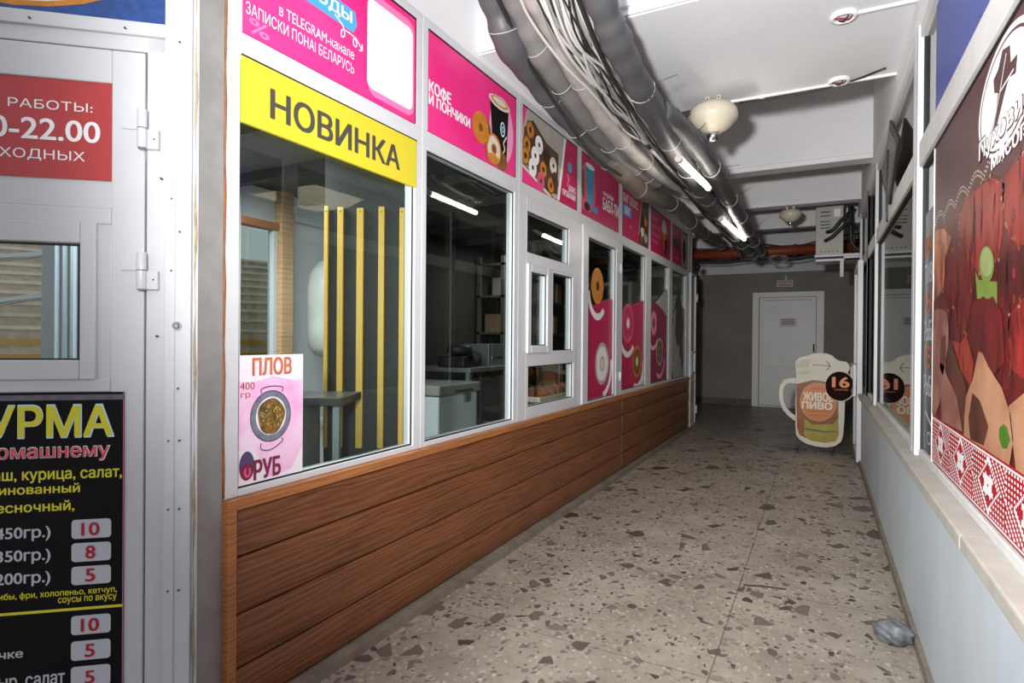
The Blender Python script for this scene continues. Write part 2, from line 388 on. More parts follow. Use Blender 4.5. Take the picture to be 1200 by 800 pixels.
class Art:
    """flat print: stacked layers of ink on a sheet, 0.4 mm apart"""
    def __init__(s, F, c0): s.F, s.c, s.mb = F, c0, MB()
    def poly(s, pts, m, l=0): s.mb.face([s.F(a, b, s.c+l*0.0004) for a, b in pts], m)
    def rect(s, a0, b0, a1, b1, m, l=0): s.poly([(a0, b0), (a1, b0), (a1, b1), (a0, b1)], m, l)
    def ell(s, a, b, ra, rb, m, l=0, rot=0.0, n=28, wob=0.0):
        pts = []
        for i in range(n):
            g = 2*PI*i/n; k = 1+wob*math.sin(3*g+a*9)+wob*math.sin(5*g+b*7); x, y = ra*math.cos(g)*k, rb*math.sin(g)*k
            pts.append((a+x*math.cos(rot)-y*math.sin(rot), b+x*math.sin(rot)+y*math.cos(rot)))
        s.poly(pts, m, l)
    def ring(s, a, b, ra, rb, w, m, l=0, g0=0.0, g1=2*PI, n=32, rot=0.0):
        for i in range(n):
            p = []
            for g, k in ((g0+(g1-g0)*i/n, 0), (g0+(g1-g0)*(i+1)/n, 0), (g0+(g1-g0)*(i+1)/n, 1), (g0+(g1-g0)*i/n, 1)):
                x, y = (ra-w*k)*math.cos(g), (rb-w*k)*math.sin(g)
                p.append((a+x*math.cos(rot)-y*math.sin(rot), b+x*math.sin(rot)+y*math.cos(rot)))
            s.poly(p, m, l)
    def rrect(s, a0, b0, a1, b1, r, m, l=0):
        pts = []
        for cx, cy, g in ((a1-r, b1-r, 0), (a0+r, b1-r, 1), (a0+r, b0+r, 2), (a1-r, b0+r, 3)):
            for i in range(6): q = (g+i/5)*PI/2; pts.append((cx+r*math.cos(q), cy+r*math.sin(q)))
        s.poly(pts, m, l)
    def line(s, pts, w, m, l=0):
        for (a, b), (c, d) in zip(pts[:-1], pts[1:]):
            L = math.hypot(c-a, d-b) or 1e-6; x, y = -(d-b)/L*w/2, (c-a)/L*w/2
            s.poly([(a+x, b+y), (a-x, b-y), (c-x, d-y), (c+x, d+y)], m, l)
    def donut(s, a, b, r, body, glaze, l=0, hole=None, sq=1.0):
        s.ell(a, b, r*sq, r, body, l); s.ell(a, b, r*.82*sq, r*.82, glaze, l+1, wob=.03); s.ell(a, b, r*.36*sq, r*.36, body, l+2)
        s.ell(a, b, r*.26*sq, r*.26, hole or CHOC, l+3)
    def build(s, name, parent): return s.mb.build(name, parent, fix=False)

# ================================================================== SETTING
m = MB(); m.box(-12, 4, -6, 14, -0.1, 0, TERR); struct(m.build('floor'), 'grey terrazzo floor with dark stone chips', 'floor')
m = MB()
m.box(-2.7, 1.2, 0.2, 13.2, 3.6, 3.75, PLAST)
m.box(-1.9, 0.6, 2.86, 4.2, 2.9, 3.6, PLGREY)
struct(m.build('ceiling'), 'white ceiling slab with a wide lowered soffit', 'ceiling')
m = MB(); m.box(-1.9, 0.6, 2.84, 2.86, 2.905, 2.925, PLAST); m.box(-1.9, 0.6, 2.838, 2.86, 2.95, 2.965, PLAST)
struct(m.build('trim_1'), 'thin white moulding along the near soffit edge', 'trim')
for i, (y0, y1) in enumerate(((5.98, 6.14), (7.64, 7.8), (9.15, 9.3), (10.9, 11.1))):
    m = MB(); m.box(-2.3, 0.6, y0, y1, 2.9, 3.6, PLAST); m.box(-2.3, 0.6, y0-.02, y1, 2.895, 2.915, PLAST); m.box(-2.3, .6, y0-.012, y0, 2.94, 2.955, PLAST)
    struct(m.build('trim_%d' % (i+2)), ['first', 'second', 'third', 'fourth'][i]+' narrow white beam beyond the wide soffit', 'beam')
# left wall: bulkhead, low wall behind the siding, kiosk rear
m = MB(); m.box(-1.9, -1.725, 1.16, 9.3, 2.865, 3.62, PLAST); m.box(-1.9, -1.73, 1.26, 8.84, 0, 0.76, CONC)
m.box(-1.8, -1.722, 1.168, 1.258, 0, 3.6, CONC)
struct(m.build('wall_left'), 'white plaster bulkhead above the kiosk windows', 'wall')
m = MB(); m.box(-1.73, -1.66, 1.27, 8.84, 0, 0.035, PLINTH); struct(m.build('baseboard_left'), 'low dirty concrete kerb under the wooden siding', 'baseboard')
m = MB(); m.box(-2.5, -2.3, 9.3, 12.8, 0, 3.6, ENDP); m.box(-3.5, -1.75, 9.2, 9.3, 0, 3.6, ENDP); struct(m.build('wall_recess'), 'grey wall set back beyond the kiosk end', 'wall')
# wood cladding: two lengths of four planks with rails
for i, (y0, y1) in enumerate(((1.262, 5.553), (5.566, 8.835))):
    m = MB(); zs = [0.04, 0.19, 0.37, 0.5625, 0.728]
    FC = Fr((-1.72, 0, 0), (0, 0, 1), (1, 0, 0), (0, 1, 0))
    for z0, z1 in zip(zs[:-1], zs[1:]):
        pr = [(z0, -.012), (z0, -.006), (z0+.007, -.006)] + [(z0+.007+(z1-z0-.007)*k/8, .004+.014*math.sin(PI*(k+.6)/9.2)**.6) for k in range(9)] + [(z1, -.012)]
        m.prism(pr, y0, y1, WOOD, FC)
    m.box(y0, y1, .728, .765, -.012, .028, WOODT, FL)
    if i == 0: m.box(1.258, 1.292, .0, .764, -.012, .03, WOODT, FL)
    else: m.box(8.80, 8.835, .0, .764, -.012, .022, WOODT, FL)
    struct(m.build('trim_%d' % (6+i), bevel=.004), ['near length of reddish brown wooden plank siding', 'far darker length of wooden plank siding'][i], 'cladding')
# orange foam bead and yellow foam line at the corner
FOAM = mat('foam_orange', '#96603a', 0.9, var=.3, scale=30, bump=.4); FOAMY = mat('foam_yellow', '#b5a88a', 0.9, var=.4, scale=25, bump=.5)
m = MB(); m.tube([(-1.722, 1.263, 0.77+.1*i+0) for i in range(27)], [.004+.0015*math.sin(i*2.1) for i in range(27)], FOAM, 6)
struct(m.build('trim_8'), 'orange foam line beside the first kiosk window', 'seal')
m = MB(); m.tube([FD(-.008+.0015*math.sin(i*1.7), .06*i, .003) for i in range(50)], [.0015+.004*math.sin(i*2.7+1)**2 for i in range(50)], FOAMY, 6)
struct(m.build('trim_9'), 'yellowed foam line along the door frame', 'seal')
# end wall
m = MB(); m.box(-2.5, 1.2, 12.7, 12.85, 0, 2.66, ENDP); m.box(-2.5, 1.2, 12.7, 12.85, 2.66, 3.6, PLAST); m.box(-2.5, 1.2, 12.68, 12.7, 2.655, 2.69, PLAST)
struct(m.build('wall_end'), 'dark grey painted end wall with a white upper strip', 'wall')
TILE = mat('broken_tile', '#7a6f63', .7, var=.5, scale=16)
m = MB(); m.box(-2.3, -1.24, 12.68, 12.7, 0, 0.13, TILE); struct(m.build('baseboard_end'), 'broken stone skirting at the foot of the end wall', 'baseboard')
# right wall
m = MB(); m.box(.38, .62, -1.5, 8.1, 0, .715, RPAINT); m.box(.385, .6, -1.5, 8.3, 2.815, 3.6, PLGREY)
m.box(.6, .8, 8.2, 12.8, 0, 3.6, ENDP); m.box(.45, .62, 8.1, 8.3, 0, 3.6, PVC2)
struct(m.build('wall_right'), 'blue grey painted low wall under the right shop windows', 'wall')
m = MB(); m.box(.362, .39, -1.5, 8.1, 0, .05, PLINTH); struct(m.build('baseboard_right'), 'dirty kerb strip at the foot of the right wall', 'baseboard')
m = MB()
for a, b, dz in ((-1.5, 2.05, .004), (2.056, 4.6, 0), (4.605, 8.1, -.003)): m.box(.35, .44, a, b, .715+dz, .758+dz, SILLM)
struct(m.build('trim_10', bevel=.006), 'pale stone window sill with a broken joint on the right wall', 'sill')

# ------------------------------------------------------------------ left windows
def seal_ring(mb, a0, a1, b0, b1, F, c, w=.006): mb.frame(a0, a1, b0, b1, w, c-.004, c+.002, GASK, F)
mull = [1.262, 2.325, 3.357, 4.42, 5.51, 6.60, 7.69, 8.80]
panes = [(1.318, 2.27, .79, 2.225), (2.365, 3.30, .79, 2.225), None, None, (5.59, 6.46, .805, 2.225), (6.69, 7.58, .80, 2.225), (7.77, 8.67, .79, 2.225)]
tops = [(1.325, 2.275), (2.372, 3.315), (3.405, 4.375), (4.468, 5.455), (5.567, 6.55), (6.65, 7.645), (7.735, 8.735)]
wl = ['first kiosk window from the door, with yellow slats inside', 'second kiosk window with a white freezer behind the glass', 'kiosk serving window with a small hinged hatch',
      'kiosk window with the orange doughnut sticker', 'kiosk window with the pink and brown doughnut stickers', 'kiosk window with a curved faded pink sticker', 'last kiosk window with the grey silhouette sticker']
WIN = []
for i in range(7):
    y0, y1 = mull[i], mull[i+1]; t0, t1 = tops[i]
    e = sempty('window_%d' % (i+1), (-1.72, (y0+y1)/2, .765), wl[i], 'window'); WIN.append(e)
    f = MB()
    # transom, head and stiles
    f.box(y0, y1, 2.24, 2.318, -.06, 0, PVC, FL); f.box(y0, y1, 2.826, 2.868, -.06, 0.002, PVC, FL)
    f.box(y0, t0, 2.318, 2.826, -.06, 0, PVC, FL); f.box(t1, y1, 2.318, 2.826, -.06, 0, PVC, FL)
    f.box(t0-.001, t1+.001, 2.32, 2.824, -.06, -.03, PVC, FL)
    p = panes[i]
    if p:
        a0, a1, b0, b1 = p
        f.box(y0, a0, .765, 2.24, -.06, 0, PVC, FL); f.box(a1, y1, .765, 2.24, -.06, 0, PVC, FL)
        f.box(a0, a1, .765, b0, -.06, 0, PVC, FL); f.box(a0, a1, b1, 2.24, -.06, 0, PVC, FL)
        f.build('frame', e, bevel=.004)
        g = MB(); seal_ring(g, a0, a1, b0, b1, FL, -.012); g.build('gasket', e)
        g = MB(); g.box(a0-.004, a1+.004, b0-.004, b1+.004, -.036, -.030, GLASS, FL); g.build('pane', e)
    elif i == 2:
        holes = [(3.487, 4.212, 1.875, 2.147), (3.915, 4.293, 1.217, 1.782), (3.515, 4.318, .848, 1.118)]
        sash = (3.475, 3.835, 1.205, 1.80)
        f.box(y0, 3.475, .765, 2.24, -.06, 0, PVC, FL); f.box(4.325, y1, .765, 2.24, -.06, 0, PVC, FL)
        f.box(3.475, 4.325, 2.147, 2.24, -.06, 0, PVC, FL); f.box(3.475, 4.325, 1.80, 1.875, -.06, 0, PVC, FL)
        f.box(3.475, 4.325, 1.118, 1.205, -.06, 0, PVC, FL); f.box(3.475, 4.325, .765, .848, -.06, 0, PVC, FL)
        f.box(3.835, 3.915, 1.205, 1.80, -.06, 0, PVC, FL); f.box(4.212, 4.325, 1.875, 2.147, -.06, 0, PVC, FL)
        f.box(4.293, 4.325, 1.205, 1.80, -.06, 0, PVC, FL); f.box(3.475, 3.487, 1.875, 2.147, -.06, 0, PVC, FL)
        f.box(3.475, 3.515, .848, 1.118, -.06, 0, PVC, FL); f.box(4.318, 4.325, .848, 1.118, -.06, 0, PVC, FL)
        f.box(3.915, 4.293, 1.782, 1.80, -.06, 0, PVC, FL); f.box(3.915, 4.293, 1.205, 1.217, -.06, 0, PVC, FL)
        f.build('frame', e, bevel=.004)
        for h in holes:
            g = MB(); seal_ring(g, *h, FL, -.012); g.build('gasket', e)
            g = MB(); g.box(h[0]-.004, h[1]+.004, h[2]-.004, h[3]+.004, -.036, -.03, GLASS, FL); g.build('pane', e)
        g = MB(); g.frame(*sash, .052, -.05, .016, PVC, FL); sh = g.build('hinged_sash', e, bevel=.006)
        h = (sash[0]+.052, sash[1]-.052, sash[2]+.052, sash[3]-.052)
        g = MB(); seal_ring(g, *h, FL, 0); g.build('gasket', sh)
        g = MB(); g.box(h[0]-.004, h[1]+.004, h[2]-.004, h[3]+.004, -.03, -.024, GLASS, FL); g.build('pane', sh)
    else:
        a0, a1, b0, b1 = 4.61, 5.36, .785, 2.15
        f.box(y0, 4.48, .765, 2.24, -.06, 0, PVC, FL); f.box(5.45, y1, .765, 2.24, -.06, 0, PVC, FL)
        f.build('frame', e, bevel=.004)
        g = MB(); g.frame(4.485, 5.445, .768, 2.237, (a0-4.485, 5.445-a1, b0-.768, 2.237-b1), -.05, .014, PVC, FL); sh = g.build('hinged_sash', e, bevel=.006)
        g = MB(); seal_ring(g, a0, a1, b0, b1, FL, 0); g.build('gasket', sh)
        g = MB(); g.box(a0-.004, a1+.004, b0-.004, b1+.004, -.03, -.024, GLASS, FL); g.build('pane', sh)
        g = MB()
        for z in (1.98, .95): g.tube([FL(5.455, z-.045, .024), FL(5.455, z+.045, .024)], .013, PVC, 10)
        g.build('hinge', e)
# corner post at the end of the kiosk
m = MB(); m.box(8.80, 8.86, .0, 2.87, -.08, .004, PVC2, FL); struct(m.build('trim_11', bevel=.004), 'white corner post at the far end of the kiosk', 'post')
# far glazed door leaf with maroon film
MAROON = mat('film_maroon', '#6d1f3c', .35)
d4 = sempty('door_4', (-1.7, 9.05, 0), 'narrow white door at the kiosk end with maroon film in its pane', 'door')
m = MB(); m.frame(8.87, 9.28, .02, 2.3, .04, -.03, .03, PVC2, FL); m.frame(8.91, 9.24, .80, 1.14, .03, -.03, .035, PVC, FL); m.box(8.91, 9.24, .06, .80, -.02, .02, PVC2, FL); m.build('leaf', d4, bevel=.003)
m = MB(); m.box(8.91, 9.24, 1.14, 2.26, -.006, .006, MAROON, FL); m.build('upper_panel', d4)
m = MB(); m.box(8.94, 9.21, .83, 1.11, -.006, .006, MAROON, FL); m.build('lower_panel', d4)
REDT = mat('print_red', '#c22030', .4)
text('lettering', 'ОК', FL, (8.96, .36, 9.2, .66), REDT, .0215, d4)
m = MB()
for z in (.25, 1.95): m.tube([FL(9.3, z-.06, .03), FL(9.3, z+.06, .03)], .02, PVC, 8)
m.build('hinge', d4)

# ------------------------------------------------------------------ door wall (slanted, at the left edge)
BLIND = PVC
d1 = sempty('door_1', FD(-.6, 0, 0), 'white plastic kiosk door with a glazed middle panel at the left edge', 'door')
m = MB(); m.box(-.144, -.092, 0, 2.21, -.06, .006, PVC, FD); m.box(-.092, -.016, 0, 3.0, -.06, .018, PVC, FD); m.box(-.088, -.06, 0, 2.21, .018, .022, PVC, FD)
m.box(-1.5, -.092, 2.165, 2.21, -.06, .006, PVC, FD); m.box(-1.5, -.092, 2.21, 2.25, -.06, .018, PVC, FD); m.box(-1.5, -.092, 2.25, 3.0, -.06, 0, PVC, FD)
m.box(-.016, .0, 0, 3.0, -.06, .004, PVC, FD)
m.build('frame', d1, bevel=.003)
m = MB(); m.frame(-1.05, -.149, .02, 2.16, (.09, .09, .1, .1), -.05, .010, PVC, FD)
m.box(-.96, -.239, .12, 1.166, -.04, .0, PVC, FD); m.box(-.96, -.239, 1.635, 1.683, -.05, .010, PVC, FD); m.box(-.96, -.239, 1.13, 1.17, -.05, .010, PVC, FD)
m.box(-.96, -.239, 1.683, 2.062, -.04, 0, PVC, FD); m.box(-.30, -.239, 1.166, 1.64, -.045, .004, PVC, FD); m.box(-.96, -.94, 1.166, 1.64, -.045, .004, PVC, FD)
leaf = m.build('leaf', d1, bevel=.004)
m = MB(); m.frame(-.95, -.277, 1.168, 1.637, (.05, .043, .059, .062), -.05, .016, PVC, FD); m.build('glazing_bead', leaf, bevel=.004)
m = MB(); seal_ring(m, -.9, -.32, 1.226, 1.573, FD, .006); m.build('gasket', leaf)
m = MB(); m.box(-.904, -.316, 1.222, 1.577, -.012, -.006, GLASS, FD); m.build('pane', leaf)
for z0, z1, zc in ((1.866, 1.981, 1.925), (1.441, 1.552, 1.498)):
    m = MB(); m.tube([FD(-.149, z0, .03), FD(-.149, z1, .03)], .0135, PVC, 16); m.tube([FD(-.149, z0-.004, .03), FD(-.149, z0, .03)], .011, STEEL, 12)
    m.box(-.21, -.150, zc, z1-.02, .008, .017, PVC, FD); m.box(-.148, -.106, z0, zc, .004, .026, PVC, FD); m.tube([FD(-.149, zc-.0015, .03), FD(-.149, zc+.0015, .03)], .0142, DGREY, 16)
    for a, z in ((-.158, z0+.02), (-.118, z0+.03)): m.tube([FD(a, z, .02), FD(a, z, .0275)], .003, DGREY, 8)
    m.build('hinge', d1, bevel=.002)
m = MB(); m.tube([FD(-.054, 1.332, .018), FD(-.054, 1.332, .024)], .0135, CHROME, 20); m.tube([FD(-.054, 1.332, .024), FD(-.054, 1.332, .026)], .009, DGREY, 16); m.tube([FD(-.054, 1.332, .024), FD(-.054, 1.332, .028)], .006, CHROME, 14); m.build('lock', d1)
m = MB()
for a, z in ((-.07, 1.72), (-.047, 1.62), (-.07, 1.5), (-.05, 2.2), (-.05, 1.3-.16), (-.045, .98), (-.075, .98), (-.075, .77), (-.045, .77), (-.075, .52), (-.045, .52), (-.1, 1.78), (-.11, 1.3), (-.2, 2.225), (-.45, 2.225)):
    m.tube([FD(a, z, .012), FD(a, z, .0235)], .0032, DGREY, 8)
m.build('screw', d1)

REDS = mat('sign_red', '#b23a3c', .4)
s = thing('opening_hours_sign', 'red opening hours sign with white lettering on the white door', 'sign', FD(-.5, 1.766, 0))
m = MB(); m.box(-.78, -.24, 1.766, 2.06, .0005, .004, REDS, FD); m.build('board', s)
text('lettering', 'РЕЖИМ РАБОТЫ:', FD, (-.72, 1.968, -.292, 1.995), WHITE, .005, s)
text('lettering', '9.00-22.00', FD, (-.67, 1.878, -.273, 1.940), WHITE, .005, s, bold=.025)
text('lettering', 'БЕЗ ВЫХОДНЫХ', FD, (-.71, 1.815, -.312, 1.849), WHITE, .005, s)

s = thing('food_menu_poster', 'black menu poster with yellow dish name and boxed prices on the door', 'poster', FD(-.5, .2, 0))
m = MB(); m.box(-.95, -.200, .12, 1.131, .0105, .014, BLACKP, FD); m.build('sheet', s)
PINKL = mat('edge_pink', '#d86aa6', .5); YEL2 = mat('print_yellow', '#e4dd2e', .45); CORAL = mat('print_coral', '#f0505f', .45); SILV = mat('price_box', '#c3c8d2', .5); CRIM = mat('price_red', '#b3122b', .5); LCY = mat('print_lightcyan', '#cfeef0', .45)
a = Art(FD, .0146); a.rect(-.202, .12, -.2, 1.131, PINKL); a.rect(-.95, .481, -.201, .489, YEL2)
TAPE = mat('tape_grey', '#6d6674', .25, var=.4, scale=30)
a.rect(-.95, 1.108, -.2, 1.124, TAPE)
for z0, z1 in ((.694, .751), (.625, .681), (.556, .611), (.407, .464), (.33, .388), (.25, .312)): a.rrect(-.338, z0, -.233, z1, .01, SILV)
a.build('price_boxes', s)
text('lettering', 'ШАУРМА', FD, (-.738, .998, -.229, 1.094), LCY, .0150, s, bold=.05)
text('lettering', 'ШАУРМА', FD, (-.734, 1.002, -.233, 1.090), YEL2, .0156, s, bold=.035)
text('lettering', 'по домашнему', FD, (-.645, .927, -.238, .971), LCY, .0150, s, bold=.05)
text('lettering', 'по домашнему', FD, (-.643, .929, -.240, .969), CORAL, .0156, s, bold=.02)
text('lettering', 'лаваш, курица, салат,', FD, (-.605, .866, -.205, .9), YEL2, .0152, s, bold=.03)
text('lettering', 'маринованный', FD, (-.60, .827, -.317, .861), YEL2, .0152, s, bold=.03)
text('lettering', 'чесночный,', FD, (-.553, .777, -.331, .811), YEL2, .0152, s, bold=.03)
for z, w in ((.701, '(450гр.)'), (.634, '(350гр.)'), (.568, '(200гр.)')): text('lettering', w, FD, (-.545, z-.006, -.393, z+.036), SILV, .0152, s, bold=.03)
text('lettering', 'грибы, фри, холопеньо, кетчуп,', FD, (-.546, .523, -.217, .546), YEL2, .0152, s, bold=.02)
text('lettering', 'соусы по вкусу', FD, (-.372, .501, -.217, .522), YEL2, .0152, s, bold=.02)
text('lettering', 'булочке', FD, (-.61, .349, -.462, .38), SILV, .0152, s, bold=.03)
text('lettering', 'сыр, салат', FD, (-.545, .257, -.354, .298), SILV, .0152, s, bold=.03)
for z, w in ((.694, '10'), (.625, '8'), (.556, '5'), (.407, '10'), (.33, '5'), (.25, '5')):
    ww = .046 if len(w) == 2 else .024; text('lettering', w, FD, (-.288-ww/2, z+.009, -.288+ww/2, z+.047), CRIM, .0158, s, bold=.03)
BLUE2 = mat('print_deepblue', '#2c4f93', .4, var=.35, scale=40)
s = thing('food_banner', 'dark blue food banner with an orange rim plate above the door', 'banner', FD(-.5, 2.255, 0))
m = MB(); m.box(-1.4, -.026, 2.256, 2.85, .0005, .004, BLUE2, FD); m.build('board', s)
PLUM = mat('print_plum', '#5b3f6b', .45)
a = Art(FD, .0046); a.ell(-.5, 2.52, .42, .255, ORNG); a.ell(-.5, 2.525, .40, .245, CREAM, 1); a.ell(-.5, 2.53, .34, .19, PLUM, 2); a.build('plate_print', s)

# ------------------------------------------------------------------ signs above the kiosk windows
def panel(i, name, label, cat, base):
    t0, t1 = tops[i]; s = thing(name, label, cat, FL((t0+t1)/2, 2.322, 0))
    m = MB(); m.box(t0, t1, 2.322, 2.822, -.028, -.004, base, FL); m.build('board', s)
    g = MB(); g.box(t0, t1, 2.816, 2.824, -.004, -.001, GASK, FL); g.box(t1-.004, t1, 2.322, 2.82, -.004, -.001, GASK, FL); g.build('gasket', s)
    return s
s = panel(0, 'advertising_panel', 'pink panel with blank white card above the yellow sign', 'sign', PINK)
PALEP = mat('print_palepink', '#f6a8cc', .4, var=.1, scale=3); FAINT = mat('print_faint', '#f27cb2', .4); LBLUE = mat('print_lightblue', '#4aa7dc', .4)
a = Art(FL, -.0035); a.rrect(1.94, 2.345, 2.262, 2.79, .05, FAINT); a.rrect(1.915+.02, 2.372, 2.25, 2.757, .035, WHITE, 2); a.poly([(1.46, 2.57), (1.85, 2.56), (1.872, 2.6), (1.86, 2.65), (1.47, 2.66), (1.44, 2.62)], LBLUE, 1)
sw = [(1.745+.0, 2.585), (1.79, 2.56), (1.80, 2.525), (1.782, 2.515), (1.79, 2.545), (1.85, 2.545), (1.872, 2.52), (1.862, 2.508), (1.85, 2.52), (1.862, 2.545), (1.905, 2.51)]
a.line([tuple(p[:2]) for p in spline([(x, y, 0) for x, y in sw], 5)], .006, WHITE, 2); a.line([(1.885, 2.502), (1.905, 2.51), (1.903, 2.535)], .006, WHITE, 2)
a.build('print', s)
text('lettering', 'КОДЫ', FL, (1.60, 2.585, 1.84, 2.64), WHITE, -.0022, s, bold=.04)
text('lettering', 'в TELEGRAM-канале', FL, (1.475, 2.449, 1.856, 2.488), WHITE, -.0026, s)
text('lettering', 'ЗАПИСКИ ПОНАI БЕЛАРУСЬ', FL, (1.338, 2.39, 1.856, 2.432), WHITE, -.0026, s)
text('lettering', '%', FL, (1.352, 2.335, 1.432, 2.385), FAINT, -.003, s, bold=.02)
s = panel(1, 'advertising_panel', 'pink panel with a black coffee cup and doughnuts', 'sign', PINK)
a = Art(FL, -.0035); a.ell(3.13, 2.56, .15, .2, PALEP)
a.poly([(2.985, 2.7), (3.215, 2.7), (3.19, 2.37), (3.03, 2.37)], BLACKP, 1); a.ell(3.1, 2.715, .13, .036, CREAM, 2); a.ell(3.1, 2.72, .105, .026, ORNG, 3); a.ell(3.1, 2.722, .085, .018, CREAM, 4)
a.ring(3.14, 2.57, .03, .045, .01, LCY, 2); a.line([(3.13, 2.4), (3.17, 2.46), (3.15, 2.49), (3.19, 2.54)], .012, CREAM, 2); a.ring(3.14, 2.57, .014, .02, .006, LCY, 2)
for x, y, r in ((2.89, 2.51, .085), (3.02, 2.42, .085), (3.12, 2.385, .06)): a.ell(x+.01, y-.01, r*1.15, r*.95, BROWN, 3)
a.donut(2.88, 2.50, .09, ORNG, ORNG, 4, BROWN); a.donut(3.03, 2.42, .09, ORNG, CREAM, 8, BROWN)
a.ell(3.02, 2.36, .07, .03, ORNG, 12)
a.build('print', s)
text('lettering', 'КОФЕ', FL, (2.382, 2.515, 2.575, 2.58), WHITE, -.0025, s, bold=.06)
text('lettering', 'И ПОНЧИКИ', FL, (2.382, 2.458, 2.765, 2.51), WHITE, -.0025, s, bold=.06)
s = panel(2, 'advertising_panel', 'panel with a photo of a doughnut tray on white paper', 'sign', MAGENTA)
a = Art(FL, -.0035); a.rect(3.405, 2.322, 4.0, 2.822, PINK); a.poly([(3.47, 2.818), (4.10, 2.818), (3.985, 2.324), (3.78, 2.324), (3.41, 2.44), (3.41, 2.66)], GREYP, 1)
a.poly([(4.10, 2.818), (4.145, 2.818), (4.02, 2.324), (3.985, 2.324)], WHITE, 2); a.line([(3.41, 2.43), (3.86, 2.325)], .022, CREAM, 2); a.line([(3.41, 2.442), (3.9, 2.328)], .008, CHOC, 3)
TRAY = mat('print_tray', '#5b3d33', .45, var=.4, scale=20); a.poly([(3.43, 2.68), (3.56, 2.77), (3.78, 2.68), (4.0, 2.66), (3.98, 2.36), (3.82, 2.345), (3.42, 2.46)], TRAY, 2)
k = 3
for x, y, g in ((3.52, 2.69, ORNG), (3.47, 2.58, ORNG), (3.66, 2.63, WHITE), (3.79, 2.58, CHOC), (3.60, 2.54, WHITE), (3.45, 2.5, ORNG), (3.73, 2.48, YELLOW), (3.56, 2.45, WHITE), (3.9, 2.55, CREAM), (3.69, 2.39, ROSE), (3.86, 2.4, ORNG), (3.93, 2.45, TRAY)):
    a.donut(x, y, .062, BROWN if g in (ORNG, YELLOW) else g, ORNG if g is YELLOW else g, k, CHOC); k += .35
a.ell(4.22, 2.62, .045, .04, LBLUE, 2); a.line([(4.17, 2.56), (4.2, 2.53), (4.17, 2.47)], .006, WHITE, 2)
a.build('print', s)
text('lettering', 'ШОКО', FL, (4.20, 2.44, 4.34, 2.485), WHITE, -.0025, s, bold=.05)
text('lettering', 'ПРОБКАМИ', FL, (4.075, 2.385, 4.34, 2.43), WHITE, -.0025, s, bold=.05)
s = panel(3, 'advertising_panel', 'magenta panel with a tall turquoise drink cup', 'sign', MAGENTA)
a = Art(FL, -.0035); a.ell(4.62, 2.56, .2, .2, ROSE); a.poly([(4.56, 2.74), (4.77, 2.76), (4.74, 2.44), (4.62, 2.42)], CYAN, 1); a.ell(4.665, 2.745, .11, .022, LCY, 2); a.poly([(4.47, 2.7), (4.53, 2.68), (4.55, 2.45), (4.47, 2.47)], BROWN, 1)
a.ell(4.6, 2.40, .07, .035, CHOC, 3); a.ell(4.52, 2.39, .05, .03, ROSE, 2); a.rrect(4.72, 2.385, 4.86, 2.435, .02, BLUEP, 3); a.ell(4.66, 2.58, .03, .09, BLUEP, 2)
a.build('print', s)
text('lettering', 'попробуй', FL, (5.0, 2.575, 5.29, 2.63), WHITE, -.0025, s, bold=.04)
text('lettering', 'БАБЛ-ТИ', FL, (5.0, 2.462, 5.45, 2.565), WHITE, -.0025, s, bold=.05)
s = panel(4, 'advertising_panel', 'magenta panel with a blue tag and a chocolate dessert photo', 'sign', MAGENTA)
a = Art(FL, -.0035); a.poly([(6.28, 2.80), (6.545, 2.82), (6.545, 2.324), (6.17, 2.324), (6.16, 2.42)], TRAY, 1); a.line([(6.28, 2.80), (6.16, 2.42)], .015, CREAM, 2); a.rrect(5.6, 2.53, 5.88, 2.64, .02, BLUEP, 1)
for x, y, g in ((6.37, 2.7, BROWN), (6.43, 2.6, ORNG), (6.32, 2.58, CHOC), (6.3, 2.47, CREAM), (6.44, 2.42, GREYP), (6.27, 2.38, BROWN)): a.ell(x, y, .07, .05, g, 2+y, wob=.1)
a.line([(5.87, 2.47), (5.86, 2.45), (5.89, 2.44)], .008, WHITE, 1)
a.build('print', s)
text('lettering', 'БИГ БОКС', FL, (5.6, 2.665, 6.12, 2.745), CREAM, -.0025, s, bold=.05)
text('lettering', 'ХИТ', FL, (5.64, 2.548, 5.84, 2.622), WHITE, -.0018, s, bold=.04)
s = panel(5, 'advertising_panel', 'magenta panel with a beige ice cream cone', 'sign', MAGENTA)
a = Art(FL, -.0035); a.ell(7.3, 2.66, .12, .11, CREAM, 1, wob=.04); a.poly([(7.2, 2.62), (7.41, 2.62), (7.36, 2.42), (7.28, 2.42)], ORNG, 2); a.poly([(7.33, 2.55), (7.46, 2.55), (7.42, 2.35), (7.33, 2.35)], CHOC, 3)
for y, w in ((2.71, .3), (2.62, .42), (2.53, .42), (2.45, .33)): a.rrect(6.69, y-.02, 6.69+w, y+.02, .015, ROSE, 1)
a.build('print', s)
s = panel(6, 'advertising_panel', 'farthest magenta panel with green and dark print', 'sign', MAGENTA)
GRN = mat('print_green', '#3b6a52', .5); a = Art(FL, -.0035); a.rrect(7.8, 2.55, 8.2, 2.64, .02, GRN, 1); a.poly([(8.3, 2.78), (8.72, 2.79), (8.72, 2.34), (8.34, 2.34)], GREYP, 1); a.ell(8.5, 2.55, .1, .18, CHOC, 2)
for y in (2.72, 2.47, 2.4): a.rrect(7.8, y-.02, 8.15, y+.02, .015, ROSE, 1)
a.build('print', s)
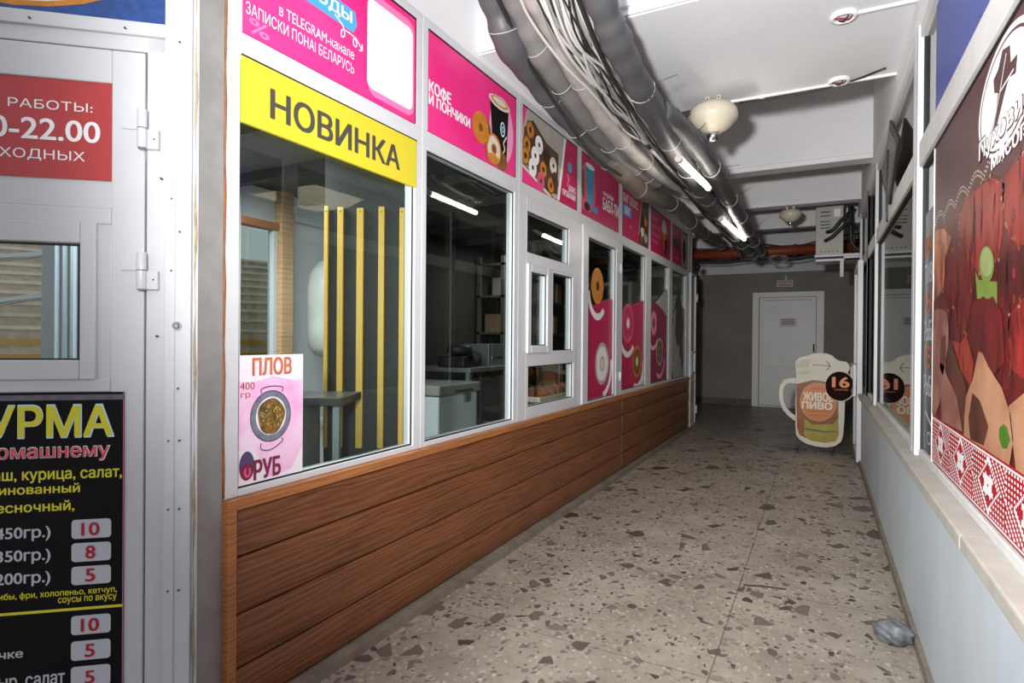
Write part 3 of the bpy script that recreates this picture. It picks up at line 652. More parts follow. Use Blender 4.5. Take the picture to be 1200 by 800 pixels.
# yellow sign
s = thing('yellow_sign', 'yellow sign with large grey lettering across the first window', 'sign', FL(1.8, 2.018, 0))
m = MB(); m.box(1.32, 2.278, 2.018, 2.241, -.010, .003, YELLOW, FL); m.build('board', s)
m = MB(); m.box(1.32, 2.278, 2.239, 2.245, -.004, .0035, GASK, FL); m.build('top_edge', s)
text('lettering', 'НОВИНКА', FL, (1.437, 2.068, 2.148, 2.172), DGREY, .004, s, bold=.04)
# handmade plov sheet
PAPER = mat('paper', '#ece6ee', .7); WPINK = mat('watercolour_pink', '#ef9fd6', .8, var=1, scale=5, h2='#f3dcee'); RUST = mat('marker_rust', '#a5432f', .8); ORG2 = mat('marker_orange', '#e07a4a', .8); PURP = mat('marker_purple', '#56406b', .7); SLATE = mat('marker_slate', '#7d8596', .8, var=.3, scale=30); RICE = mat('drawn_rice', '#9a7434', .8, var=.8, scale=60, h2='#4a3a1c'); WINE = mat('marker_wine', '#7c1f46', .8)
s = thing('handmade_food_sign', 'handmade pink paper sign with a drawn pan of rice in the first window', 'paper sign', FL(1.45, .785, 0))
PF = lambda x, y: (1.322 + (x-38)/(400-38)*.281, 1.236 - (y-50)/(770-50)*.452)     # sheet grid
m = MB(); m.box(1.322, 1.603, .785, 1.237, -.0145, -.0115, PAPER, FL); m.build('sheet', s)
a = Art(FL, -.011)
a.poly([PF(*p) for p in ((42, 190), (120, 195), (230, 170), (340, 200), (396, 195), (396, 600), (330, 720), (200, 740), (120, 560), (42, 560))], WPINK)
cx, cy = PF(213, 395); rx = .088; ry = .092
a.ell(cx, cy, rx, ry, PURP, 1); a.ell(cx, cy, rx-.004, ry-.004, SLATE, 2); a.ell(cx, cy+.001, rx*.74, ry*.74, PAPER, 3); a.ell(cx, cy, rx*.66, ry*.7, RICE, 4, wob=.03)
for sg in (1, -1):
    q = [PF(158, 262 if sg > 0 else 540), PF(160, 238 if sg > 0 else 575), PF(213, 226 if sg > 0 else 585), PF(276, 236 if sg > 0 else 548), PF(272, 262 if sg > 0 else 528)]
    a.line([tuple(w[:2]) for w in spline([(x, y, 0) for x, y in q], 5)], .004, PURP, 3)
for i in range(46):
    g = random.random()*6.28; rr = random.random()**.5*.05; x, y = cx+rr*math.cos(g), cy+rr*math.sin(g); t = random.random()*3
    a.line([(x, y), (x+.012*math.cos(t), y+.012*math.sin(t))], .0025, random.choice([YELLOW, CHOC, ORNG, CREAM, GRN]), 5)
ax, ay = PF(85, 650); a.ell(ax, ay, .030, .05, PURP, 1); a.ell(ax, ay-.02, .026, .028, WINE, 2); a.ell(ax+.002, ay-.022, .015, .018, ROSE, 3); a.ell(ax+.002, ay-.016, .005, .016, WINE, 4)
a.build('drawing', s)
b0 = PF(112, 160); b1 = PF(325, 65); text('lettering', 'ПЛОВ', FL, (b0[0], b0[1], b1[0], b1[1]), RUST, -.0095, s, bold=.05); text('lettering', 'ПЛОВ', FL, (b0[0]+.002, b0[1]+.002, b1[0]-.002, b1[1]-.002), ORG2, -.0090, s, bold=.0)
b0 = PF(48, 235); b1 = PF(122, 195); text('lettering', '400', FL, (b0[0], b0[1], b1[0], b1[1]), RUST, -.0095, s); b0 = PF(52, 285); b1 = PF(100, 252); text('lettering', 'гр', FL, (b0[0], b0[1], b1[0], b1[1]), RUST, -.0095, s)
b0 = PF(122, 735); b1 = PF(265, 630); text('lettering', 'РУБ', FL, (b0[0], b0[1], b1[0], b1[1]), WINE, -.0095, s, bold=.06)

# ------------------------------------------------------------------ window stickers (doughnuts) on the glass
def smile(a, x, y, r, w, g0, g1, m_, l): a.ring(x, y, r, r*1.0, w, m_, l, g0, g1, 18)
STICK = mat('sticker_magenta', '#b8124f', .4)
SC = -.022
s = thing('window_sticker', 'magenta window sticker with an orange and a white doughnut', 'sticker', FL(5, .79, 0))
a = Art(FL, SC); top = [(5.358, 1.68), (5.25, 1.675), (5.1, 1.66), (5.0, 1.63), (4.85, 1.60), (4.7, 1.585), (4.612, 1.58)]
a.poly([(4.612, .788), (5.358, .788)] + top, STICK)
a.donut(4.93, 1.77, .16, ORNG, ORNG, 1, CHOC); a.donut(5.07, .985+.1, .19, GREYP, WHITE, 1, CREAM)
smile(a, 4.93, 1.73, .26, .06, PI*1.02, PI*1.75, WHITE, 5); smile(a, 5.05, 1.07, .30, .055, PI*1.55, PI*2.05, WHITE, 5); a.build('print', s)
s = thing('window_sticker', 'magenta window sticker with a pink and a brown doughnut', 'sticker', FL(6, .81, 0))
a = Art(FL, SC); a.poly([(5.592, .807), (6.458, .807), (6.458, 1.74), (6.2, 1.70), (6.0, 1.66), (5.75, 1.62), (5.592, 1.61)], STICK)
a.donut(5.86, 1.47, .2, ROSE, mat('glaze_red', '#c2305f', .4), 1, WHITE); a.donut(6.2, 1.07, .17, ORNG, BROWN, 1, CREAM)
smile(a, 5.85, 1.43, .31, .06, PI*1.05, PI*1.75, WHITE, 5); smile(a, 6.2, 1.05, .27, .05, PI*1.35, PI*2.02, WHITE, 5); smile(a, 6.2, .98, .27, .04, PI*1.4, PI*1.9, WHITE, 5); a.build('print', s)
FADE = mat('sticker_faded', '#96284f', .5, var=.15, scale=4)
s = thing('window_sticker', 'faded pink window sticker with a curved white top', 'sticker', FL(7.1, .81, 0))
a = Art(FL, SC); a.poly([(6.692, .803), (7.578, .803), (7.578, 1.62), (7.4, 1.6), (7.578, 1.60), (7.35, 1.66), (7.15, 1.71), (6.95, 1.74), (6.692, 1.755)], FADE)
a.poly([(6.95, 1.745), (7.15, 1.715), (7.35, 1.665), (7.578, 1.605), (7.578, 1.95), (7.45, 1.93), (7.25, 1.85), (7.1, 1.79)], GREYP, 1)
a.donut(6.9, 1.50, .17, BROWN, FAINT, 1, BROWN); a.donut(7.2, 1.16, .17, GREYP, BROWN, 1, CHOC); smile(a, 6.88, 1.45, .27, .05, PI*1.2, PI*1.8, PALEP, 5); smile(a, 7.2, 1.1, .27, .05, PI*1.3, PI*1.95, PALEP, 5); a.build('print', s)
DKG = mat('sticker_dark', '#45423f', .5, var=.3, scale=8)
s = thing('window_sticker', 'grey window sticker with a dark silhouette', 'sticker', FL(8.2, .8, 0))
a = Art(FL, SC); a.poly([(7.772, .792), (8.668, .792), (8.668, 1.75), (8.3, 1.80), (7.95, 1.68), (7.772, 1.60)], GREYP); a.poly([(7.772, .792), (7.95, .792), (7.86, 1.0), (7.85, 1.4), (7.95, 1.62), (7.772, 1.58)], FADE, 1)
a.poly([(8.05, 1.4), (8.1, 1.7), (8.2, 1.85), (8.3, 2.02), (8.38, 1.88), (8.5, 1.75), (8.58, 1.5), (8.52, 1.3), (8.6, 1.0), (8.5, .85), (8.42, 1.1), (8.35, 1.0), (8.3, 1.25), (8.2, 1.2)], DKG, 2); a.build('print', s)

# ------------------------------------------------------------------ inside the left kiosk
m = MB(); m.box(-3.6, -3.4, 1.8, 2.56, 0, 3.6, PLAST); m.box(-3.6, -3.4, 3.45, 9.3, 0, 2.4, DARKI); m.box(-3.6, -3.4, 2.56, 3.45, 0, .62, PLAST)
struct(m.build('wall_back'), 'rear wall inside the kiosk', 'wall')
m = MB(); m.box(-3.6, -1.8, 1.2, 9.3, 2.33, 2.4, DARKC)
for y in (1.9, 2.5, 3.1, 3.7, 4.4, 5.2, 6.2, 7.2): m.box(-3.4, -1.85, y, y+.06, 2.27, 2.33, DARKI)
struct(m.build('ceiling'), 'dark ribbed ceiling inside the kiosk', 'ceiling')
w8 = sempty('window_8', (-3.45, 3, .62), 'rear kiosk window with a pine post and frosted panel', 'window')
m = MB(); m.box(-3.46, -3.38, 2.56, 2.60, .62, 2.4, PVC); m.box(-3.46, -3.38, 2.60, 2.91, 2.05, 2.10, WOODT); m.box(-3.46, -3.38, 3.02, 3.45, 2.14, 2.19, PVC); m.box(-3.46, -3.38, 2.6, 3.45, .62, .68, PVC); m.box(-3.46, -3.40, 2.875, 2.91, .68, 2.05, PVC)
m.build('frame', w8, bevel=.004)
m = MB(); m.box(-3.5, -3.36, 2.91, 3.02, .62, 2.4, PINE); m.build('post', w8, bevel=.006)
m = MB(); m.box(-3.44, -3.434, 2.6, 2.9, .68, 2.05, GLASS); m.build('pane', w8)
m = MB(); m.face([(-3.43, 2.6, 2.1), (-3.43, 2.91, 2.1), (-3.43, 2.91, 2.4), (-3.43, 2.6, 2.4)], FROST); m.build('pane', w8)
m = MB(); m.face([(-3.43, 3.02, 0.68), (-3.43, 3.45, 0.68), (-3.43, 3.45, 2.14), (-3.43, 3.02, 2.14)], FROST); m.build('pane', w8)
m = MB(); m.face([(-3.43, 3.02, 2.19), (-3.43, 3.45, 2.19), (-3.43, 3.45, 2.4), (-3.43, 3.02, 2.4)], FROST); m.build('pane', w8)
# partition with yellow slats, parallel to the counter
FS = Fr(V((-2.245, 2.215, 0)), (math.cos(th), math.sin(th), 0), (0, 0, 1), (math.sin(th), -math.cos(th), 0))
CHAR = mat('charcoal_board', '#2c2b2c', .6, var=.3, scale=5); SLATY = mat('slat_yellow', '#dfb24e', .45, var=.12, scale=6, stretch=(1, 1, .3))
m = MB(); m.box(0, .415, 0, 2.33, -.06, 0, CHAR, FS); struct(m.build('wall_partition'), 'dark partition carrying the yellow slats', 'wall')
for i, (x, w) in enumerate(((.008, .02), (.080, .03), (.180, .034), (.288, .03), (.392, .026))):
    m = MB(); m.box(x-w/2+.005, x+w/2+.005, .74, 1.965-.004*(i % 3), .001, .022, SLATY, FS)
    m.tube([FS(x+.005, 1.94, .02), FS(x+.005, 1.94, .0245)], .004, DGREY, 8)
    tag(m.build('wooden_slat', bevel=.003), ['yellow slat at the left edge of the dark partition', 'yellow slat second from the left on the dark partition', 'yellow slat in the middle of the dark partition', 'yellow slat fourth from the left on the dark partition', 'rightmost yellow slat beside the window frame'][i], 'slat', 'yellow slats on the partition')
CTR = mat('dark_counter', '#3c3b3a', .3); CTL = mat('counter_front', '#9aa4a6', .5, var=.2, scale=5)
s = thing('counter', 'dark topped counter in front of the yellow slats', 'counter', (-2.5, 2.1, 0))
m = MB(); m.box(-.5, .20, .99, 1.03, .03, .36, CTR, FS); m.build('worktop', s, bevel=.006)
m = MB(); m.box(-.48, .0, .0, .99, .05, .3, CTL, FS); m.build('base', s, bevel=.003)
m = MB(); m.box(.14, .17, 0, .99, .28, .31, STEEL, FS); m.build('leg', s)
s = thing('round_lamp_shade', 'pale round shape covered in film behind the pine post', 'cover', (-3.3, 3.2, 1.1))
m = MB(); m.lathe([(.02, -.0), (.12, .02), (.17, .08), (.18, .2), (.18, .5), (.16, .62), (.10, .70), (.02, .73)], (-3.18, 3.22, 1.15), mat('film_cover', '#b4b8b2', .4, var=.2, scale=5)); m.build('cover', s)
m = MB(); m.lathe([(.03, 0), (.03, 1.15)], (-3.18, 3.22, 0), STEEL); m.lathe([(.15, 0), (.15, .02), (.04, .04)], (-3.18, 3.22, 0), STEEL); m.build('stand', s)
# chest freezer
FRZ = mat('freezer_white', '#c9d2d4', .35); FRL = mat('freezer_lid', '#8d8d86', .45)
s = thing('chest_freezer', 'white chest freezer with a grey lid behind the second window', 'freezer', (-2.9, 4.03, 0))
m = MB(); m.box(-3.3, -2.6, 3.75, 4.32, .03, .85, FRZ); m.build('body', s, bevel=.012)
m = MB(); m.box(-3.32, -2.58, 3.73, 4.34, .855, .935, FRL); m.build('lid', s, bevel=.012)
m = MB(); m.box(-2.58, -2.56, 3.95, 4.2, .87, .89, BLACKM); m.box(-2.60, -2.575, 4.1, 4.18, .78, .85, STEEL); m.build('handle', s, bevel=.003)
# steel work table with machines
s = thing('steel_table', 'steel work table behind the freezer', 'table', (-3.0, 4.95, 0))
m = MB(); m.box(-3.3, -2.72, 4.4, 5.5, 1.0, 1.04, STEEL); m.build('tabletop', s, bevel=.004)
for x in (-3.26, -2.76):
    for y in (4.44, 5.46):
        m = MB(); m.box(x-.02, x+.02, y-.02, y+.02, 0, 1.0, STEEL); m.build('leg', s)
m = MB(); m.box(-3.28, -2.74, 4.42, 5.48, .4, .42, STEEL); m.build('shelf', s)
s = thing('coffee_grinder', 'dark machine with a hopper on the left of the steel table', 'machine', (-2.95, 4.6, 1.04))
m = MB(); m.box(-3.1, -2.82, 4.45, 4.75, 1.04, 1.14, BLACKM); m.lathe([(.09, 0), (.12, .04), (.11, .09), (.05, .11)], (-2.96, 4.6, 1.14), BLACKM); m.build('body', s, bevel=.01)
m = MB(); m.lathe([(.03, 0), (.03, .06), (.05, .07)], (-2.82, 4.55, 1.13), CHROME, axis=(1, 0, .2)); m.build('spout', s)
s = thing('dough_mixer', 'grey boxy machine with a round dark bowl on the steel table', 'machine', (-2.95, 5.1, 1.04))
m = MB(); m.box(-3.1, -2.8, 4.86, 5.2, 1.04, 1.25, STEEL); m.box(-2.8, -2.795, 4.92, 5.14, 1.1, 1.13, CHROME); m.build('body', s, bevel=.015)
m = MB(); m.lathe([(.05, 0), (.09, .02), (.1, .06), (.1, .12)], (-2.88, 5.34, 1.145), BLACKM, axis=(.8, -.6, .1)); m.build('bowl', s)
s = thing('storage_rack', 'tall dark shelf rack at the back of the kiosk', 'rack', (-3.2, 6.6, 0))
RACK = mat('rack_dark', '#4d4942', .6)
for x in (-3.35, -3.05):
    for y in (5.6, 6.6, 7.6):
        m = MB(); m.box(x-.02, x+.02, y-.02, y+.02, 0, 2.2, RACK); m.build('post', s)
for z in (.5, 1.35, 1.75, 2.1):
    m = MB(); m.box(-3.37, -3.03, 5.58, 7.62, z, z+.025, RACK); m.build('shelf', s)
CARD = mat('cardboard', '#8a6f4f', .8, var=.2, scale=6); SACK = mat('bread_brown', '#8a4f25', .7, var=.4, scale=20, bump=.3)
for i, (y, z, w, h, mm) in enumerate(((5.8, 1.375, .22, .2, CARD), (6.2, 1.375, .3, .24, FRL), (7.0, 1.375, .26, .22, CARD), (6.0, 1.775, .3, .22, FRL), (7.1, 1.775, .34, .25, CARD), (7.2, .525, .3, .5, CARD))):
    m = MB(); m.box(-3.33, -3.07, y-w/2, y+w/2, z, z+h, mm); m.box(-3.335, -3.065, y-.02, y+.02, z, z+h+.002, CREAM)
    tag(m.build('storage_box', bevel=.004), ['small brown taped box on the middle shelf of the dark rack', 'tall grey taped box on the middle shelf of the dark rack', 'brown taped box at the far end of the middle rack shelf', 'grey taped box on the upper shelf of the dark rack', 'large brown taped box on the upper shelf of the dark rack', 'tall brown taped box on the bottom shelf of the dark rack'][i], 'box', 'boxes on the kiosk rack')
# bread in the serving window
s = thing('display_tray', 'low white tray of buns behind the serving window', 'tray', (-2.07, 4.7, .80))
m = MB(); m.box(-2.2, -1.95, 4.2, 5.25, .76, .80, CTR); m.box(-2.19, -1.96, 4.22, 5.22, .80, .81, CREAM); m.frame(-2.19, -1.96, 4.22, 5.22, .01, .81, .84, CREAM); m.build('tray', s, bevel=.003)
for y in (4.25, 5.2):
    m = MB(); m.box(-2.1, -2.06, y-.02, y+.02, 0, .76, STEEL); m.build('leg', s)
for i in range(10):
    x, y, z = -2.125+.105*(i % 2), 4.40+.165*(i//2), .832
    m = MB(); m.lathe([(.01, -.02), (.042, -.012), (.05, .02), (.042, .05), (.015, .065)], (x, y, z), SACK); tag(m.build('bread_bun'), 'round brown bun on the white tray', 'bun', 'buns behind the serving window')
# white glazed showcase in the depth of the kiosk
s = thing('glass_showcase', 'tall white framed showcase inside the kiosk', 'showcase', (-2.9, 8.2, 0))
m = MB(); m.frame(-3.2, -2.3, .6, 2.1, .05, 7.9, 8.5, PVC2, Fr((0, 0, 0), (1, 0, 0), (0, 0, 1), (0, 1, 0))); m.box(-3.2, -2.3, 7.9, 8.5, 0, .6, PVC2); m.build('frame', s)
m = MB(); m.box(-3.15, -2.35, 7.95, 8.45, 1.2, 1.22, STEEL); m.build('shelf', s)

# ------------------------------------------------------------------ right shop front
def Y(y): return -y      # FR runs towards the camera
def rbox(mb, y0, y1, z0, z1, c0, c1, mm): mb.box(-y1, -y0, z0, z1, c0, c1, mm, FR)
rb = [(-1.4, 3.40, 'right shop window behind the meat poster'), (3.55, 5.87, 'right shop window with a dim counter behind it'), (5.95, 6.86, 'narrow right shop window before the glass door'), (6.93, 8.1, 'last right shop window beside the hose pipes')]
for i, (y0, y1, lb) in enumerate(rb):
    e = sempty('window_%d' % (9+i), (.43, (y0+y1)/2, .76), lb, 'window'); f = MB()
    rbox(f, y0-.05, y1+.05, .758, .79, -.06, .012, PVC2); rbox(f, y0-.05, y1+.05, 2.135, 2.255, -.06, .022, PVC2); rbox(f, y0-.05, y1+.05, 2.755, 2.82, -.06, .02, PVC2)
    rbox(f, y0-.07, y0, .758, 2.82, -.06, .03, PVC); rbox(f, y1, y1+.07, .758, 2.82, -.06, .03, PVC); f.build('frame', e, bevel=.004)
    g = MB(); rbox(g, y1-.006, y1, .79, 2.135, -.01, .006, GASK); rbox(g, y1-.006, y1, 2.255, 2.755, -.01, .006, GASK); rbox(g, y0, y1, 2.128, 2.135, -.02, .008, GASK); g.build('gasket', e)
    g = MB(); rbox(g, y0, y1, .79, 2.135, -.012, -.006, GLASSR); g.build('pane', e)
    g = MB(); rbox(g, y0, y1, 2.255, 2.755, -.012, -.006, GLASSR); g.build('pane', e)
# blue panel
BLUEB = mat('panel_blue', '#3f4f9e', .45, var=.08, scale=2)
s = thing('blue_panel', 'plain blue panel in the upper window above the meat poster', 'panel', (.43, 2, 2.26))
m = MB(); rbox(m, 0.2, 3.112, 2.258, 2.752, -.004, -.001, BLUEB); m.build('board', s)
# black menu strip between post and poster
s = thing('menu_strip', 'narrow black menu strip with orange and white lettering beside the meat poster', 'menu', (.43, 3.2, .8))
BLK2 = mat('menu_black', '#1d1c1e', .4); m = MB(); rbox(m, 3.085, 3.36, .80, 1.9, -.005, -.002, BLK2); m.build('sheet', s)
MOR = mat('menu_orange', '#b5602a', .5); MWH = mat('menu_white', '#b9bdc4', .5)
for w, z, mm in (('КВАС', 1.70, MOR), ('ПИВО', 1.57, MWH), ('СЫР', 1.44, MOR), ('РЫБА', 1.31, MWH), ('ПЕЧ', 1.19, MOR), ('РЫБА', 1.06, MWH)):
    text('lettering', w, FR, (Y(3.35), z, Y(3.095), z+.09), mm, -.0012, s, bold=.03)
a = Art(FR, -.0014); a.line([(Y(3.3), .98), (Y(3.2), .95), (Y(3.12), .93)], .015, MWH); a.ring(Y(3.2), .87, .05, .03, .01, MWH); a.build('print', s)
# meat poster
s = thing('meat_poster', 'large maroon poster of red cured meat with an ornament border', 'poster', (.43, 2, .8))
MRN = mat('poster_maroon', '#4d2427', .4, var=.12, scale=40)
m = MB(); rbox(m, 0.6, 3.075, .795, 2.13, -.002, .004, MRN); m.build('sheet', s)
m = MB(); rbox(m, 3.072, 3.082, .79, 2.135, -.002, .007, WHITE); m.build('edge_strip', s)
def meat(n, c, c2, sc=14, st=(1, 1, .35)): return mat(n, c, .4, var=1, scale=sc, h2=c2, stretch=st)
M0 = meat('meat_base', '#6e1c18', '#3a0d0d'); M1 = meat('meat_bright', '#9c2c22', '#661713'); M2 = meat('meat_mid', '#7a1c18', '#480e0f'); M3 = meat('meat_dark', '#551012', '#2e0809')
M4 = meat('meat_fat', '#c58a5e', '#8a3a24'); M5 = meat('meat_orange', '#a83c26', '#752015'); SK = meat('print_skin', '#bf9070', '#a06e54', 5, (1, 1, 1)); SK2 = meat('print_skin_pink', '#a87a6a', '#7d473c', 5, (1, 1, 1)); SKD = meat('print_skin_dark', '#6b3a28', '#40201a', 5)
ON1 = mat('print_onion', '#7c9440', .4, var=.25, scale=10); ON2 = mat('print_onion_pale', '#9aa86c', .4, var=.2, scale=14); ON3 = mat('print_leaf', '#467a22', .4, var=.3, scale=20)
POLY = [('base', M0, 0, [(3.07, 1.79), (2.9, 1.785), (2.726, 1.778), (2.503, 1.777), (2.239, 1.763), (2.021, 1.748), (1.799, 1.748), (1.2, 1.74), (.61, 1.74), (.61, .99), (3.07, .99)]),
 ('A', M1, 1, [(2.463, 1.786), (2.11, 1.768), (1.979, 1.72), (1.99, 1.598), (2.037, 1.525), (2.248, 1.511), (2.427, 1.586), (2.569, 1.719)]),
 ('B', M1, 1, [(2.004, 1.744), (1.8, 1.752), (1.5, 1.75), (1.45, 1.5), (1.791, 1.525), (1.918, 1.564), (1.992, 1.644)]),
 ('C', M2, 2, [(2.735, 1.651), (2.551, 1.638), (2.389, 1.576), (2.335, 1.453), (2.414, 1.326), (2.627, 1.412), (2.78, 1.55)]),
 ('E', M3, 2, [(2.02, 1.529), (1.792, 1.535), (1.3, 1.5), (1.3, 1.4), (1.788, 1.434), (1.934, 1.387), (2.025, 1.454)]),
 ('F', M1, 2, [(1.933, 1.365), (1.787, 1.414), (1.3, 1.4), (1.3, 1.2), (1.779, 1.214), (1.912, 1.235)]),
 ('fat', M4, 2, [(3.07, 1.775), (2.95, 1.765), (2.844, 1.747), (2.689, 1.689), (2.802, 1.634), (2.83, 1.521), (2.999, 1.482), (3.07, 1.6)]),
 ('orange', M5, 3, [(2.667, 1.31), (2.505, 1.298), (2.414, 1.326), (2.302, 1.237), (2.345, 1.162), (2.528, 1.215)]),
 ('G', M2, 2, [(3.07, 1.475), (2.83, 1.511), (2.688, 1.392), (2.786, 1.363), (3.07, 1.403)]),
 ('gap', SKD, 3, [(2.748, 1.304), (2.651, 1.304), (2.405, 1.15), (2.453, 1.0), (2.643, 1.0)]),
 ('stalk', ON1, 4, [(2.293, 1.521), (2.247, 1.491), (2.035, 1.466), (2.032, 1.401), (2.142, 1.427), (2.266, 1.435)]),
 ('D', M2, 5, [(2.333, 1.417), (2.30, 1.435), (2.26, 1.425), (2.192, 1.438), (2.14, 1.425), (2.077, 1.43), (1.981, 1.376), (1.951, 1.248), (2.076, 1.209), (2.235, 1.227), (2.327, 1.29)]),
 ('f1', SK2, 4, [(3.07, 1.43), (2.95, 1.44), (2.861, 1.432), (2.76, 1.415), (2.72, 1.36), (2.716, 1.31), (2.777, 1.206), (2.876, 1.066), (2.99, .995), (3.07, .995)]),
 ('f1b', SKD, 5, [(2.86, 1.32), (2.78, 1.33), (2.76, 1.24), (2.82, 1.17), (2.9, 1.2)]),
 ('f2', SK2, 5, [(2.885, 1.219), (2.80, 1.21), (2.741, 1.175), (2.551, 1.11), (2.45, 1.0), (2.84, .992)]),
 ('bun', SK, 6, [(2.237, 1.273), (2.19, 1.27), (2.114, 1.231), (1.972, 1.181), (1.89, 1.12), (1.863, 1.06), (1.896, .992), (2.43, .992), (2.424, 1.06), (2.404, 1.122), (2.31, 1.183)]),
 ('bund', SKD, 7, [(2.309, 1.143), (2.209, 1.126), (2.15, 1.09), (2.107, 1.062), (2.16, 1.0), (2.33, .993), (2.363, 1.057)]),
 ('right', SK, 6, [(1.908, 1.14), (1.778, 1.184), (1.5, 1.2), (1.3, 1.1), (1.3, .992), (1.84, .992)]),
 ('leaf', ON3, 8, [(1.992, 1.072), (1.95, 1.09), (1.921, 1.086), (1.89, 1.058), (1.919, 1.03), (1.96, 1.025), (1.99, 1.045)])]
a = Art(FR, .0046)
for n, mm, l, pts in POLY:
    a.poly([(-y, z) for y, z in pts], mm, l)
    if l in (1, 2) and mm is not M4 and mm is not M3:
        ps = pts + pts[:1]
        for (y0, z0), (y1, z1) in zip(ps[:-1], ps[1:]):
            for q in range(int(math.hypot(y1-y0, z1-z0)/.028)):
                t = random.random(); a.ell(-(y0+(y1-y0)*t)+random.uniform(-.012, .012), z0+(z1-z0)*t+random.uniform(-.01, .01), random.uniform(.004, .011), random.uniform(.003, .008), random.choice([M4, SK, M1]), 3, n=7)
for i in range(70):      # fibres in the cured meat
    y, z = random.uniform(1.3, 2.9), random.uniform(1.22, 1.74); a.ell(-y, z, random.uniform(.03, .09), random.uniform(.003, .008), random.choice([M0, M3, M2, M1, M3]), 3.4, rot=1.57+random.uniform(-.35, .35), n=9)
for i in range(24):
    y, z = random.uniform(1.75, 2.95), random.uniform(1.25, 1.74); a.ell(-y, z, random.uniform(.006, .02), random.uniform(.01, .035), random.choice([M1, M3, M2, M5]), 2.5, n=9)
a.ell(-2.152, 1.528, .088, .052, ON1, 6, rot=-.2); a.ell(-2.148, 1.533, .072, .041, ON2, 7, rot=-.2)
a.build('meat_print', s)
# dotted scalloped edge
a = Art(FR, .0046); yk = 3.05; cnt = 0
while yk > .7:
    for dz0 in (0, .014):
        zz = 1.80+dz0+.022*abs(math.sin((yk-3.05)*PI/.21))*1.6-.01
        a.ell(-yk, zz-.004, .0048, .0042, CREAM, 1, n=7)
    yk -= .019
a.build('dotted_border', s)
# woven ornament border
ORN = mat('ornament_red', '#a80f1f', .4); a = Art(FR, .0048); a.rect(Y(3.07), .797, Y(.61), .992, ORN); a.rect(Y(3.07), .978, Y(.61), .984, WHITE, 1); a.rect(Y(3.07), .803, Y(.61), .808, WHITE, 1)
nr = 21; ch = (.976-.812)/nr; cw = .0125; per = 30
def orn(i, j):
    x = i % per; d = abs(x-per/2); k = abs(j-nr//2)
    if d+k*0.95 <= 9.6:
        if d+k*.95 > 8.4: return 1
        dx, dk = x-per//2, j-nr//2
        if abs(dx) <= 1 and abs(dk) <= 1: return 0 if (dx, dk) == (0, 0) else 1
        if (abs(dx) in (2, 3) and abs(dk) <= 4 and abs(dx)+abs(dk) < 7): return 1
        if (abs(dk) in (2, 3) and abs(dx) <= 4): return 1
        return 0
    return 1 if ((x < per/2) == (j < nr//2) and (i+j) % 3 == 0) or ((x < per/2) != (j < nr//2) and (i % 2 == 0 and j % 2 == 0)) else 0
for i in range(int((3.06-1.2)/cw)):
    j = 0
    while j < nr:
        if orn(i, j):
            j1 = j
            while j1+1 < nr and orn(i, j1+1): j1 += 1
            a.rect(Y(3.06)+i*cw, .812+j*ch, Y(3.06)+(i+1)*cw, .812+(j1+1)*ch, WHITE, 1); j = j1+1
        else: j += 1
a.build('ornament_border', s)
# round logo with leaf
a = Art(FR, .0048); a.ell(Y(1.995), 1.965, .285, .155, WHITE, 0, n=40); a.ell(Y(1.995), 1.963, .262, .142, MRN, 1, n=40); a.ell(Y(1.995), 1.962, .25, .135, WHITE, 2, n=40)
lp = [(2.01, 2.085), (1.938, 2.067), (1.929, 2.019), (1.87, 2.016), (1.883, 1.973), (1.943, 1.985), (1.989, 1.955), (2.056, 1.90), (2.12, 1.895), (2.07, 1.945), (2.05, 1.985), (2.09, 2.0), (2.10, 2.04), (2.05, 2.05)]
a.poly([(-y, z) for y, z in lp], MRN, 3); a.line([(Y(2.1), 1.9), (Y(2.03), 1.98), (Y(1.97), 2.06)], .006, WHITE, 4); a.line([(Y(2.03), 1.98), (Y(1.9), 1.99)], .006, WHITE, 4)
a.build('logo', s)
text('lettering', 'Пуховичский', FR, (Y(2.262), 1.832, Y(1.45), 1.915), MRN, .0068, s, bold=.06)
text('lettering', 'Пуховичский', FR, (Y(2.255), 1.838, Y(1.46), 1.910), WHITE, .0074, s, bold=.025)
text('lettering', 'мясопродукт', FR, (Y(2.11), 1.775, Y(1.40), 1.826), WHITE, .0068, s, bold=.025)

# shop interior on the right
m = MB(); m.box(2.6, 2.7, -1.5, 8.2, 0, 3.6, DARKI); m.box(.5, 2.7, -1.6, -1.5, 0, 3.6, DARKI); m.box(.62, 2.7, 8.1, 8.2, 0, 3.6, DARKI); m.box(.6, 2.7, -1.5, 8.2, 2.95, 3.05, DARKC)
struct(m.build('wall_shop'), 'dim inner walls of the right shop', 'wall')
s = thing('display_counter', 'brown wooden display counter inside the right shop', 'counter', (1.5, 5, 0))
m = MB(); m.box(1.2, 1.9, 3.2, 7.6, 0, .85, WOOD); m.build('body', s, bevel=.005)
m = MB(); m.box(1.15, 1.95, 3.15, 7.65, .85, .9, CREAM); m.build('worktop', s, bevel=.005)
m = MB(); m.box(1.25, 1.30, 3.2, 7.6, .9, 1.3, GLASSR); m.build('glass_screen', s)
for i in range(9):
    m = MB(); y = 3.6+.43*i; m.lathe([(.04, 0), (.042, .16), (.016, .22), (.014, .3)], (1.55, y, .9), [ON3, BROWN, ORNG][i % 3]); tag(m.build('bottle'), ['green', 'brown', 'orange'][i % 3]+' bottle on the brown counter inside the right shop', 'bottle', ['green', 'brown', 'orange'][i % 3]+' bottles on the shop counter')

